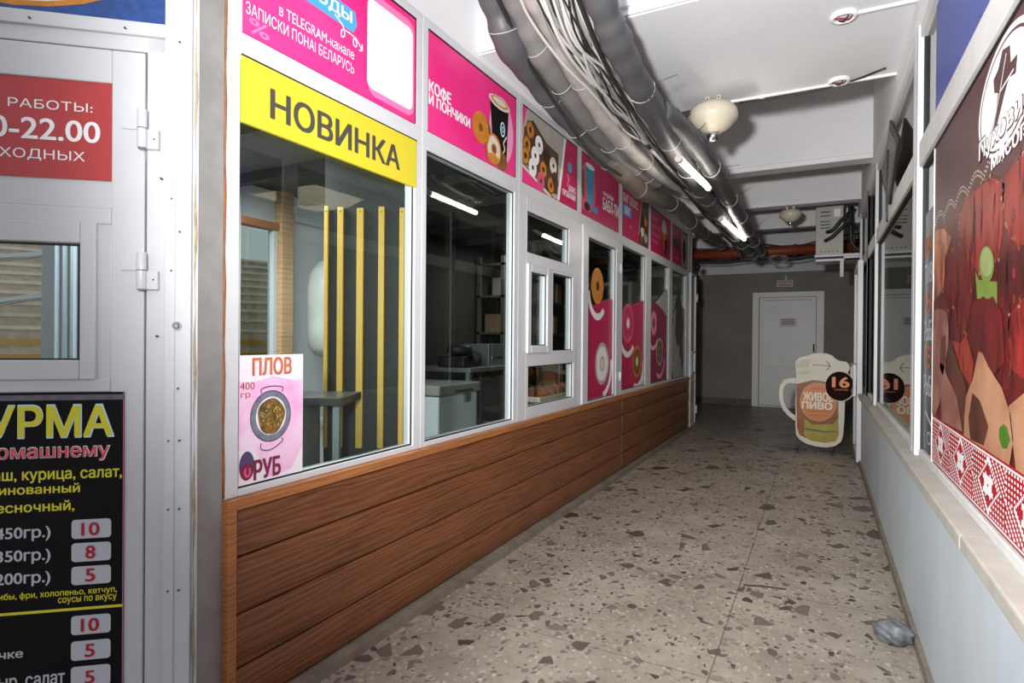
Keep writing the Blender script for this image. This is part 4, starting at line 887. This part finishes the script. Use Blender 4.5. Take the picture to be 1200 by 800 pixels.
# glass door at the right far end
d3 = sempty('door_3', (.38, 7.9, 0), 'white framed glass door with a push frame at the far right', 'door')
FG = Fr((.37, 8.1, 0), (-math.sin(.006), -math.cos(.006), 0), (0, 0, 1), (-math.cos(.006), math.sin(.006), 0))
m = MB(); m.frame(0, .92, .03, 2.16, (.07, .035, .07, .07), -.025, .025, PVC, FG); lf = m.build('leaf', d3, bevel=.004)
m = MB(); m.frame(.07, .90, .72, 1.06, .05, .03, .06, PVC, FG); m.build('push_frame', lf, bevel=.004)
m = MB(); m.box(.07, .885, .1, 2.09, -.004, .004, GLASSR, FG); m.build('pane', lf)
m = MB()
for z in (.4, 1.2, 1.9): m.tube([FG(-.012, z-.06, .0), FG(-.012, z+.06, .0)], .018, PVC, 8)
m.build('hinge', lf)
# dark frame glass partitions in the recess
for i, x in enumerate((.30, .46)):
    pass
# end door
ENDW = mat('end_door_white', '#f2f2f0', .4, var=.05, scale=3)
d2 = sempty('door_2', (-.6, 12.66, 0), 'white plastic door in the grey end wall', 'door')
FE = Fr((0, 12.7, 0), (1, 0, 0), (0, 0, 1), (0, -1, 0))
m = MB(); m.frame(-1.215, .05, 0, 2.26, (.12, .13, .03, .1), 0, .06, ENDW, FE); m.build('frame', d2, bevel=.004)
m = MB(); m.frame(-1.085, -.085, .03, 2.155, (.06, .08, .1, .05), .01, .07, ENDW, FE); m.box(-1.03, -.16, .74, .80, .01, .07, ENDW, FE); m.box(-1.03, -.16, .1, 2.1, .02, .045, ENDW, FE); lf = m.build('leaf', d2, bevel=.004)
m = MB(); m.frame(-1.09, -.08, .03, 2.16, .008, .05, .0715, DGREY, FE); m.build('gasket', lf)
m = MB(); m.tube([FE(-.12, .9, .09), FE(-.12, 1.25, .09)], .015, CHROME, 10); m.tube([FE(-.12, .93, .06), FE(-.12, .93, .09)], .012, CHROME, 8); m.tube([FE(-.12, 1.22, .06), FE(-.12, 1.22, .09)], .012, CHROME, 8); m.build('handle', lf)
s = thing('notice_sheet', 'small paper notice on the white end door', 'notice', FE(-.6, 1.55, .05))
m = MB(); m.box(-.72, -.42, 1.58, 1.75, .0455, .047, PAPER, FE); m.build('sheet', s)
a = Art(FE, .0474)
for z in (1.72, 1.69, 1.66, 1.63): a.rect(-.69, z-.006, -.46, z+.006, DGREY)
a.build('print', s)
s = thing('exit_sign', 'small framed red exit sign above the end door', 'sign', FE(-.63, 2.36, 0))
m = MB(); m.box(-.78, -.49, 2.36, 2.49, 0, .05, PVC2, FE); m.box(-.63, -.6, 2.49, 2.58, .01, .02, PVC2, FE); m.build('casing', s, bevel=.005)
a = Art(FE, .0505); a.rect(-.76, 2.378, -.51, 2.472, MAROON); a.build('face', s)
text('lettering', 'ВЫХОД', FE, (-.74, 2.4, -.53, 2.45), CREAM, .052, s, bold=.03)

# ------------------------------------------------------------------ beer mug standee
MY = 7.75; FM = Fr((0, MY, 0), (1, 0, 0), (0, 0, 1), (0, -1, 0))
def mz(x, y): return (-.043+(x-326)*.001555, 1.155-(y-51)*.00163)      # drawing grid -> metres
MUGW = mat('mug_white', '#cfcabb', .45, var=.1, scale=5); MUGS = mat('mug_side', '#a9a698', .6); FOAMG = mat('mug_foam_shade', '#b7b8a2', .5); BEER = mat('mug_beer', '#96540e', .5, var=.5, scale=5, h2='#6b3206'); BEERY = mat('mug_yellow', '#a8961a', .5, var=.3, scale=6); BADGE = mat('badge_orange', '#c06c0e', .4); BADR = mat('badge_brown', '#4a2412', .4); MUG16 = mat('badge_dark', '#24130f', .8, spec=.1); N16 = mat('badge_number', '#d9792c', .4); MGREY = mat('mug_grey', '#8c8a80', .5)
s = thing('beer_mug_standee', 'cut-out standee shaped like a foaming beer mug on the floor', 'standee', (0, MY, 0))
body = [(182, 130), (188, 100), (215, 80), (262, 68), (300, 52), (345, 45), (395, 48), (430, 62), (455, 88), (485, 100), (520, 103), (538, 122), (545, 150), (530, 180), (520, 200), (515, 300), (512, 500), (505, 620), (492, 668), (455, 700), (400, 716), (330, 714), (262, 700), (215, 672), (192, 640), (187, 560), (188, 300), (190, 200)]
m = MB(); m.prism([mz(*p) for p in body], -.012, .012, MUGW, FM, MUGS); m.build('mug_board', s)
hd = [(190, 228), (150, 230), (105, 245), (78, 285), (70, 340), (78, 410), (100, 465), (140, 510), (190, 545), (190, 505), (150, 478), (122, 445), (105, 400), (98, 340), (104, 300), (122, 275), (150, 265), (190, 268)]
m = MB(); m.prism([mz(*p) for p in hd], -.012, .012, MUGW, FM, MUGS); m.build('handle', s)
a = Art(FM, .0125)
a.poly([mz(*p) for p in ((190, 270), (230, 262), (300, 240), (420, 250), (470, 300), (476, 620), (462, 660), (400, 680), (300, 676), (215, 640), (198, 590))], BEER)
a.poly([mz(*p) for p in ((250, 520), (300, 560), (440, 545), (474, 500), (472, 640), (455, 668), (390, 684), (290, 676), (246, 640))], BEERY, 1)
a.poly([mz(*p) for p in ((190, 190), (260, 170), (300, 185), (262, 200), (200, 205))], FOAMG, 1); a.poly([mz(*p) for p in ((190, 130), (240, 90), (285, 95), (270, 150), (200, 160))], FOAMG, 1)
a.poly([mz(*p) for p in ((250, 585), (380, 598), (465, 590), (465, 600), (380, 612), (252, 600))], GRN, 2)
c = mz(338, 395); pts = []
for i in range(72):
    g = 2*PI*i/72; r = 1.06 if i % 2 else .98; pts.append((c[0]+.2*r*math.cos(g), c[1]+.236*r*math.sin(g)))
a.poly(pts, BADR, 3)
pts = [(c[0]+(.2 if i % 2 else .188)*math.cos(2*PI*i/72), c[1]+(.236 if i % 2 else .222)*math.sin(2*PI*i/72)) for i in range(72)]; a.poly(pts, BADGE, 4)
for y, w in ((300, 45), (462, 80), (490, 72)): p0 = mz(338-w, y+5); p1 = mz(338+w, y-5); a.rect(p0[0], p0[1], p1[0], p1[1], mat('badge_small_print', '#b0641a', .5), 5)
a.line([mz(300, 130), mz(415, 135)], .012, MGREY, 1); a.line([mz(392, 100), mz(418, 135), mz(392, 168)], .014, MGREY, 1)
a.build('mug_print', s)
p0 = mz(240, 388); p1 = mz(436, 328); text('lettering', 'ЖИВОЕ', FM, (p0[0], p0[1], p1[0], p1[1]), CREAM, .0148, s, bold=.05)
p0 = mz(232, 446); p1 = mz(430, 386+10); text('lettering', 'ПИВО', FM, (p0[0], p0[1], p1[0], p1[1]), CREAM, .0148, s, bold=.06)
c = mz(482, 276); m = MB()
m.prism([(c[0]+.152*math.cos(2*PI*i/36), c[1]+.176*math.sin(2*PI*i/36)) for i in range(36)], .013, .022, MUGW, FM); bd = m.build('round_badge', s)
a = Art(FM, .0225); a.ell(c[0]-.004, c[1], .145, .168, MUG16, 0, n=36); a.build('face', bd)
p0 = mz(434, 284); p1 = mz(538, 212); text('lettering', '16', FM, (p0[0], p0[1], p1[0], p1[1]), N16, .0235, bd, bold=.05)
p0 = mz(446, 308); p1 = mz(532, 296); text('lettering', 'сортов', FM, (p0[0], p0[1], p1[0], p1[1]), N16, .0235, bd)
for x in (-.24, .12):
    m = MB(); m.box(x-.18 if x < 0 else x-.08, x+.10, MY-.02, MY+.02, 0, .025, BLACKM); m.box(x-.015, x+.015, MY-.16, MY+.2, 0, .03, BLACKM); m.box(x-.01, x+.01, MY+.013, MY+.03, 0, .5, BLACKM); m.build('foot', s)

# ------------------------------------------------------------------ overhead: ducts, cables, lamps
DUCT = mat('duct_dark', '#545457', .5, var=.25, scale=7, bump=.35); DUCTM = mat('duct_mid', '#7d7b7a', .55, var=.25, scale=7, bump=.35); DUCTL = mat('duct_pale', '#a7a29e', .55, var=.3, scale=7, bump=.35); DUCTB = mat('duct_brownish', '#6b6159', .6, var=.35, scale=6, bump=.6); TIE = mat('tie_pale', '#aaa7a2', .5); WIRE = mat('wire_dark', '#3b3836', .5)
def duct(label, pts, r, mm, every=.42, group='insulated ducts under the ceiling', whisk=0):
    P = spline(pts, 10); s = thing('insulated_duct', label, 'duct', P[len(P)//2], group)
    rr = [r*(1+.05*math.sin(i*1.3)+.06*math.sin(i*.47+r*90)) for i in range(len(P))]
    m = MB(); m.tube(P, rr, mm, 16); m.build('jacket', s)
    acc = 0; k = 0; lim = 1.0
    for i in range(1, len(P)-1):
        acc += (P[i]-P[i-1]).length
        if acc > every*lim:
            acc = 0; lim = random.uniform(.6, 1.9); t = (P[i+1]-P[i-1]).normalized(); t = (t+V((random.uniform(-.3, .3), 0, random.uniform(-.3, .3)))).normalized()
            x = t.cross(V((0, 0, 1))).normalized(); y = t.cross(x)
            m = MB(); m.tube([P[i]+(x*math.cos(g*2*PI/20)+y*math.sin(g*2*PI/20))*(r*1.045) for g in range(21)], .0028, TIE, 6); m.build('tie_band', s)
            if whisk and k % 1 == 0:
                d = V((.6, random.uniform(-.3, .3), random.uniform(0, .5))).normalized()
                m = MB(); m.tube([P[i]+d*r*.9, P[i]+d*(r+.06), P[i]+d*(r+.13)+V((0, .02, .01))], .0018, WIRE, 5); m.build('tie_wire', s)
            k += 1
    return s
duct('dark insulated duct nearest the middle of the ceiling', [(-.86, 1.4, 3.3), (-.86, 2.0, 3.0), (-.86, 2.44, 2.78), (-.86, 2.66, 2.70), (-.86, 3.04, 2.64), (-.87, 3.61, 2.60), (-.87, 4.16, 2.56), (-.87, 5.22, 2.52), (-.86, 7.5, 2.49), (-.86, 9.2, 2.52)], .07, DUCT, .45, whisk=1)
duct('second dark duct joining from behind near the soffit', [(-.85, 3.45, 2.64), (-.80, 3.75, 2.64), (-.75, 4.1, 2.60), (-.72, 4.66, 2.56), (-.72, 5.87, 2.53), (-.74, 7.73, 2.51), (-.76, 9.2, 2.55)], .066, DUCT, .5, whisk=1)
duct('dark duct sagging closest to the left wall', [(-1.42, 1.7, 3.35), (-1.42, 2.2, 3.12), (-1.42, 2.49, 2.95), (-1.42, 2.68, 2.80), (-1.43, 3.12, 2.75), (-1.43, 3.76, 2.685), (-1.38, 4.4, 2.62), (-1.25, 4.9, 2.62)], .076, DUCT, .3)
duct('grey duct beside the sagging dark duct', [(-1.30, 1.7, 3.3), (-1.30, 2.15, 3.05), (-1.30, 2.5, 2.92), (-1.31, 2.78, 2.80), (-1.31, 3.22, 2.73), (-1.31, 3.79, 2.67), (-1.27, 4.4, 2.62), (-1.2, 4.9, 2.63)], .066, DUCTM, .35)
duct('pale grey duct between the cables and the left ducts', [(-1.18, 1.7, 3.2), (-1.18, 2.1, 3.0), (-1.18, 2.45, 2.88), (-1.18, 2.78, 2.79), (-1.19, 3.22, 2.70), (-1.18, 3.79, 2.62), (-1.12, 4.6, 2.6), (-1.02, 5.4, 2.6)], .055, DUCTL, .4)
duct('brownish wrapped duct bulging over the window panels', [(-1.36, 4.1, 2.62), (-1.33, 4.5, 2.54), (-1.31, 4.9, 2.53), (-1.30, 5.3, 2.57), (-1.30, 6.1, 2.65), (-1.3, 7.03, 2.61), (-1.3, 7.9, 2.64), (-1.3, 8.84, 2.70), (-1.33, 9.3, 2.71)], .07, DUCTB, .6)
# loose cables
CG = mat('cable_grey', '#8d8b88', .5); CW = mat('cable_white', '#bab8b4', .45); CK = mat('cable_black', '#262424', .5); CBR = mat('cable_brown', '#5b4c42', .6)
def cable(pts, r, mm, label, group, n=6): 
    m = MB(); m.tube(spline(pts, n), r, mm, 6); return tag(m.build('cable'), label, 'cable', group)
kinds = [(CG, .007, 'thin grey cable in the loose bundle between the overhead ducts', 'grey overhead cables'), (CW, .008, 'white cable in the loose bundle between the overhead ducts', 'white overhead cables'), (CK, .0055, 'thin black cable in the loose bundle between the overhead ducts', 'black overhead cables')]
for i in range(36):
    mm, r, lb, gp = kinds[[0, 1, 2, 0, 1, 2, 1][i % 7]]; t = i/35
    x0 = -1.20+.34*t; pts = []
    for k in range(9):
        q = k/8; y = 1.55+2.75*q; sp = (1-q)**.8
        x = (-.98+(x0+.98)*(.25+.75*sp)) + random.uniform(-.05, .05)*(1-q*.6); z = 2.62+.52*max(0, (2.6-y))/1.05*1.0+.19*max(0, min(1, (3.4-y)))*.5 + .06*sp + random.uniform(-.035, .04)*(1-q*.5)
        pts.append((x, y, z))
    cable(pts, r*random.uniform(.8, 1.25), mm, lb, gp)
for i in range(12):
    mm = [CBR, CK, CBR, CG][i % 4]; pts = []
    ph = random.random()*6
    for k in range(10):
        y = 3.9+.58*k; pts.append((-.985+.05*math.cos(ph+k*.7)+random.uniform(-.02, .02), y, 2.60-.006*k+.05*math.sin(ph+k*.7)+random.uniform(-.015, .015)))
    cable(pts, random.uniform(.008, .014), mm, 'cable in the dark tangled run beside the lit tubes' if mm is not CG else 'pale cable in the tangled run beside the lit tubes', 'tangled run of cables' if mm is not CG else 'pale cables of the tangled run')
for lb, pts in (('thick black cable lying between the two dark left ducts', [(-1.36, 1.8, 3.2), (-1.36, 2.2, 3.0), (-1.36, 2.5, 2.86), (-1.365, 2.75, 2.75), (-1.37, 3.2, 2.645), (-1.37, 3.8, 2.54), (-1.3, 4.5, 2.52)]),
        ('thick black cable hugging the left side of the middle dark duct', [(-.945, 1.8, 3.02), (-.945, 2.2, 2.86), (-.945, 2.66, 2.67), (-.95, 3.1, 2.60), (-.955, 3.7, 2.56), (-.95, 4.4, 2.54), (-.93, 5.4, 2.50)]),
        ('white cord running down the face of the grey left duct', [(-1.25, 1.9, 3.1), (-1.22, 2.25, 2.93), (-1.24, 2.5, 2.83), (-1.19, 2.8, 2.72), (-1.13, 3.1, 2.66), (-1.1, 3.5, 2.6)])):
    cable(pts, .011 if 'black' in lb else .008, CK if 'black' in lb else CW, lb, None)
# tubes
TUBE = emis('lit_tube', '#fff6e6', 30.0); TUBEB = mat('tube_body', '#b9b6b0', .4)
def tube_lamp(p0, p1, label):
    p0, p1 = V(p0), V(p1); s = thing('tube_light', label, 'lamp', (p0+p1)/2); d = (p1-p0).normalized()
    m = MB(); m.tube([p0, p1], .019, TUBE, 12); m.build('tube', s)
    for q, sg in ((p0, -1), (p1, 1)):
        m = MB(); m.tube([q+d*sg*.05, q], .021, TUBEB, 12); m.build('end_cap', s)
    m = MB(); m.tube([p0-d*.05+V((0, 0, .026)), p1+d*.05+V((0, 0, .026))], .01, TUBEB, 8); m.build('holder', s)
tube_lamp((-.794, 3.77, 2.43), (-.749, 4.53, 2.43), 'nearer lit tube light hanging under the cables')
tube_lamp((-.827, 5.77, 2.43), (-.765, 6.99, 2.43), 'farther lit tube light near the red pipe')
# powder extinguisher modules
IVO = mat('ivory_enamel', '#cdc5b0', .35)
def module(o, r, label):
    s = thing('dome_extinguisher', label, 'extinguisher', o); o = V(o); k = r/.15
    m = MB(); m.lathe([(.02*k, .0), (.11*k, -.015*k), (.143*k, -.05*k), (.15*k, -.085*k), (.146*k, -.11*k), (.10*k, -.16*k), (.055*k, -.185*k), (.035*k, -.19*k)], o-V((0, 0, .04*k)), IVO, seg=36); m.build('dome', s)
    m = MB(); m.lathe([(.034*k, 0), (.036*k, -.02*k), (.03*k, -.045*k), (.018*k, -.05*k)], o-V((0, 0, .228*k)), CHROME); m.build('nozzle', s)
    for x in (-.035, .035):
        m = MB(); m.box(o.x+x-.012, o.x+x+.012, o.y-.012, o.y+.012, o.z-.06*k, o.z, IVO); m.tube([(o.x+x, o.y-.02, o.z-.012), (o.x+x, o.y+.02, o.z-.012)], .006, DGREY, 8); m.build('bracket', s)
module((-.64, 4.04, 2.9), .155, 'large ivory dome extinguisher hanging under the wide soffit')
module((-.335, 7.72, 2.897), .12, 'small ivory dome extinguisher under the far beam')
# ceiling sockets with conduit
REDW = mat('wire_red', '#8c1f28', .5)
for (x, y, lb) in ((.085, 3.31, 'round white ceiling rose with wires nearer the camera'), (.085, 4.12, 'round white ceiling rose with wires by the soffit edge')):
    s = thing('wiring_rose', lb, 'ceiling rose', (x, y, 2.9))
    m = MB(); m.lathe([(.062, 0), (.062, -.012), (.05, -.02), (.045, -.02), (.04, -.008)], (x, y, 2.9), WHITE); m.build('base', s)
    m = MB(); m.tube(spline([(x-.035, y, 2.885), (x-.01, y-.02, 2.875), (x+.02, y+.01, 2.878), (x+.035, y-.01, 2.885)], 5), .004, REDW, 6); m.tube(spline([(x-.02, y+.02, 2.885), (x, y, 2.87), (x+.02, y-.02, 2.885)], 5), .004, CK, 6); m.build('wires', s)
m = MB(); m.box(.14, .385, 3.30, 3.318, 2.888, 2.9, WHITE); tag(m.build('cable_conduit', bevel=.003), 'short white conduit from the nearer ceiling rose to the right wall', 'conduit')
m = MB(); m.box(-.58, .385, 4.15, 4.168, 2.886, 2.9, WHITE); m.box(-.37, -.34, 4.145, 4.173, 2.882, 2.9, WHITE); tag(m.build('cable_conduit', bevel=.003), 'long white conduit along the far soffit edge', 'conduit')
cable([(-.5, 4.2, 2.895), (-.2, 4.19, 2.88), (.1, 4.17, 2.89), (.32, 4.05, 2.895)], .006, CK, 'single black cable along the far soffit edge by the dome', None)
# red pipe and cables across the end
PIPER = mat('pipe_red', '#8f3f24', .5, var=.3, scale=6)
s = thing('red_pipe', 'thick rust red pipe crossing the corridor end', 'pipe', (-.9, 9.9, 2.65))
m = MB(); m.tube([(-2.28, 9.75, 2.665), (.58, 9.75, 2.665)], .075, PIPER, 18); m.build('pipe', s)
for x in (-1.2, -.35):
    m = MB(); m.lathe([(.082, -.02), (.088, -.02), (.088, .02), (.082, .02)], (x, 9.75, 2.665), PIPER, axis=(1, 0, 0)); m.build('collar', s)
for i in range(6):
    y = 10.2+.16*i; z0 = 2.86-.06*(i % 4); cable([(-2.2, y, z0), (-1.5, y-.05, z0-.05-.02*(i % 3)), (-.9, y, z0-.01), (-.4, y+.05, z0-.07+.02*(i % 2)), (.1, y, z0+.02), (.55, y, z0+.06)], .011, CK, 'black cable strung across the corridor end by the red pipe', 'black cables by the red pipe')
m = MB(); q = []
for i in range(40): g = i*.55; q.append((-.62+.11*math.cos(g)+.002*i, 9.73+.02*math.sin(g*2), 2.535+.065*math.sin(g)))
m.tube(q, .006, CG, 6); tag(m.build('cable_coil'), 'pale coil of cable hanging under the red pipe', 'cable coil')
m = MB(); m.lathe([(.01, .05), (.045, .03), (.05, 0), (.035, -.04), (.01, -.05)], (-1.72, 9.5, 2.44), BLACKM); m.tube([(-1.72, 9.5, 2.48), (-1.72, 9.6, 2.6)], .008, CK, 6); tag(m.build('camera_dome'), 'small black dome hanging left under the red pipe', 'camera')
# grey cabinet on a shelf
CAB = mat('cabinet_grey', '#b3b2ab', .5, var=.1, scale=4); BY = 8.35
s = thing('metal_cabinet', 'grey slotted metal cabinet hung high by the right wall', 'cabinet', (.1, BY, 2.37))
m = MB(); m.box(-.07, .235, BY, BY+.3, 2.385, 3.0, CAB); m.build('case', s, bevel=.008)
m = MB()
for z in (2.92, 2.87, 2.80, 2.76, 2.72): m.box(-.02, .09, BY-.002, BY+.01, z-.006, z+.006, BLACKM)
for k in range(5): m.box(-.02+.045*k, .0+.045*k, BY-.002, BY+.01, 2.42, 2.43, BLACKM)
m.build('slots', s)
m = MB(); m.box(.13, .2, BY-.003, BY, 2.85, 2.95, WHITE); m.build('label_plate', s)
m = MB(); m.box(-.08, .6, BY-.03, BY+.34, 2.355, 2.385, PVC); m.box(-.07, .5, BY-.02, BY+.33, 2.30, 2.33, PVC); m.box(.2, .24, BY-.02, BY+.02, 2.1, 2.3, PVC2); m.box(.24, .6, BY-.02, BY+.0, 2.3, 2.355, PVC2); tag(m.build('bracket_shelf', bevel=.004), 'white double shelf bracket under the grey metal cabinet', 'shelf')
for i, pts in enumerate(([(.05, BY-.03, 2.66), (.12, BY-.06, 2.68), (.2, BY-.07, 2.78), (.28, BY-.06, 2.86), (.33, BY, 2.95)], [(.03, BY-.03, 2.55), (.12, BY-.07, 2.60), (.22, BY-.08, 2.70), (.3, BY-.06, 2.74), (.34, BY, 2.62), (.36, BY+.02, 2.4)], [(.3, BY-.04, 2.95), (.31, BY-.05, 2.7), (.33, BY-.04, 2.5), (.44, BY-.02, 2.38)])):
    m = MB(); m.tube(spline(pts, 8), .022, BLACKM, 10); tag(m.build('black_hose'), ['short black hose curving across the grey cabinet top', 'lower black hose curving across the grey cabinet', 'thick black hose dropping beside the grey cabinet'][i], 'hose', 'hoses by the grey cabinet')
# rhombus board
RFR = mat('rhomb_frame', '#2e2b29', .5); RPT = mat('rhomb_face', '#8c8a84', .5, var=.8, scale=45, h2='#4a4845')
s = thing('rhombus_board', 'dark framed rhombus board on the right window head', 'board', (.38, 4.6, 2.2))
FX = Fr((.404, 0, 0), (0, 1, 0), (0, 0, 1), (-1, 0, 0)); c0 = (4.62, 2.49)
dm = lambda k: [(c0[0]-.52*k, c0[1]+.0), (c0[0], c0[1]-.28*k), (c0[0]+.52*k, c0[1]), (c0[0], c0[1]+.28*k)]
m = MB(); m.prism(dm(1), 0, .014, RFR, FX); m.build('frame', s); m = MB(); m.prism(dm(.8), .014, .017, RPT, FX); m.build('face', s)
cable([(.36, 4.35, 2.5), (.355, 4.34, 2.3), (.36, 4.36, 2.05)], .006, CK, 'black cord hanging below the rhombus board', None)
# crumpled bag by the wall
bm = bmesh.new(); bmesh.ops.create_icosphere(bm, subdivisions=4, radius=1)
for v in bm.verts:
    p = v.co; k = 1+.10*math.sin(p.x*5+1)*math.sin(p.y*6)+.06*math.sin(p.z*9+p.x*7)+.035*math.sin(p.y*17+p.z*11); v.co = V((p.x*.075*k, p.y*.055*k, max(-.048, p.z*.05*k)))
me = bpy.data.meshes.new('crumpled_bag'); bm.to_mesh(me); bm.free(); BAG = mat('bag_grey', '#787c80', .45, var=.5, scale=25, bump=.4); me.materials.append(BAG)
for p in me.polygons: p.use_smooth = True
o = bpy.data.objects.new('crumpled_bag', me); COL.objects.link(o); o.location = (.288, 3.02, .048); tag(o, 'crumpled grey plastic bag on the floor against the right wall', 'bag')

# ------------------------------------------------------------------ outdoor stairs seen through the door pane
STN = mat('stair_stone', '#efe3d4', .8, var=.2, scale=10); STY = mat('stair_yellow', '#c9992b', .7); STW = mat('stair_white', '#d8d8d6', .8)
so = V((-6.2, 2.6, 0)); ang = math.radians(66); fx = V((-math.sin(ang), math.cos(ang), 0)); rx_ = V((math.cos(ang), math.sin(ang), 0)); FSt = Fr(so, rx_, fx, (0, 0, 1))
s = thing('outdoor_staircase', 'stone staircase outside seen through the door pane', 'staircase', so)
m = MB(); m.box(-4, 4, -.1, 8, 0, 1.0, STN, FSt)
RIS = mat('stair_riser', '#d9c6b0', .8, var=.3, scale=10)
for i in range(12): m.box(-4, 4, .32*i, 8, 1.0+.13*i, 1.095+.13*i, RIS, FSt); m.box(-4, 4, .32*i-.025, 8, 1.095+.13*i, 1.13+.13*i, STN, FSt)
m.build('steps', s)
m = MB()
for i in range(2): m.box(-4, 4, .32*i-.032, .32*i+.06, 1.085+.13*i, 1.134+.13*i, STY, FSt)
m.build('yellow_nosing', s)
for k, off in enumerate((0.0, .42)):
    m = MB(); m.tube([FSt(-2.2, -.6, 1.05+off), FSt(1.2, 1.6, 2.0+off)], .035, CHROME, 12); m.build('handrail', s)
for q in (.25, .7): 
    p = FSt(-2.2+3.4*q, -.6+2.2*q, 1.05+.95*q); m = MB(); m.tube([p+V((0, 0, .42)), p+V((0, 0, -.5))], .02, CHROME, 8); m.build('rail_post', s)
s = thing('glazed_column', 'grey glazed column with a red board behind the door pane', 'column', (-3.5, 1.66, 0))
GLC = mat('column_grey', '#8f9ca6', .3, var=.25, scale=3, stretch=(1, 6, .2))
m = MB(); m.box(-3.55, -3.42, 1.555, 1.66, 0, 2.4, GLC); m.box(-3.42, -3.40, 1.58, 1.595, 0, 2.4, STEEL); m.box(-3.42, -3.40, 1.615, 1.63, 0, 2.4, STEEL); m.build('shaft', s, bevel=.004)
m = MB(); m.box(-3.5, -3.41, 1.66, 1.80, .3, 2.4, mat('board_red', '#8d3b3f', .5, var=.3, scale=6)); m.build('board', s)
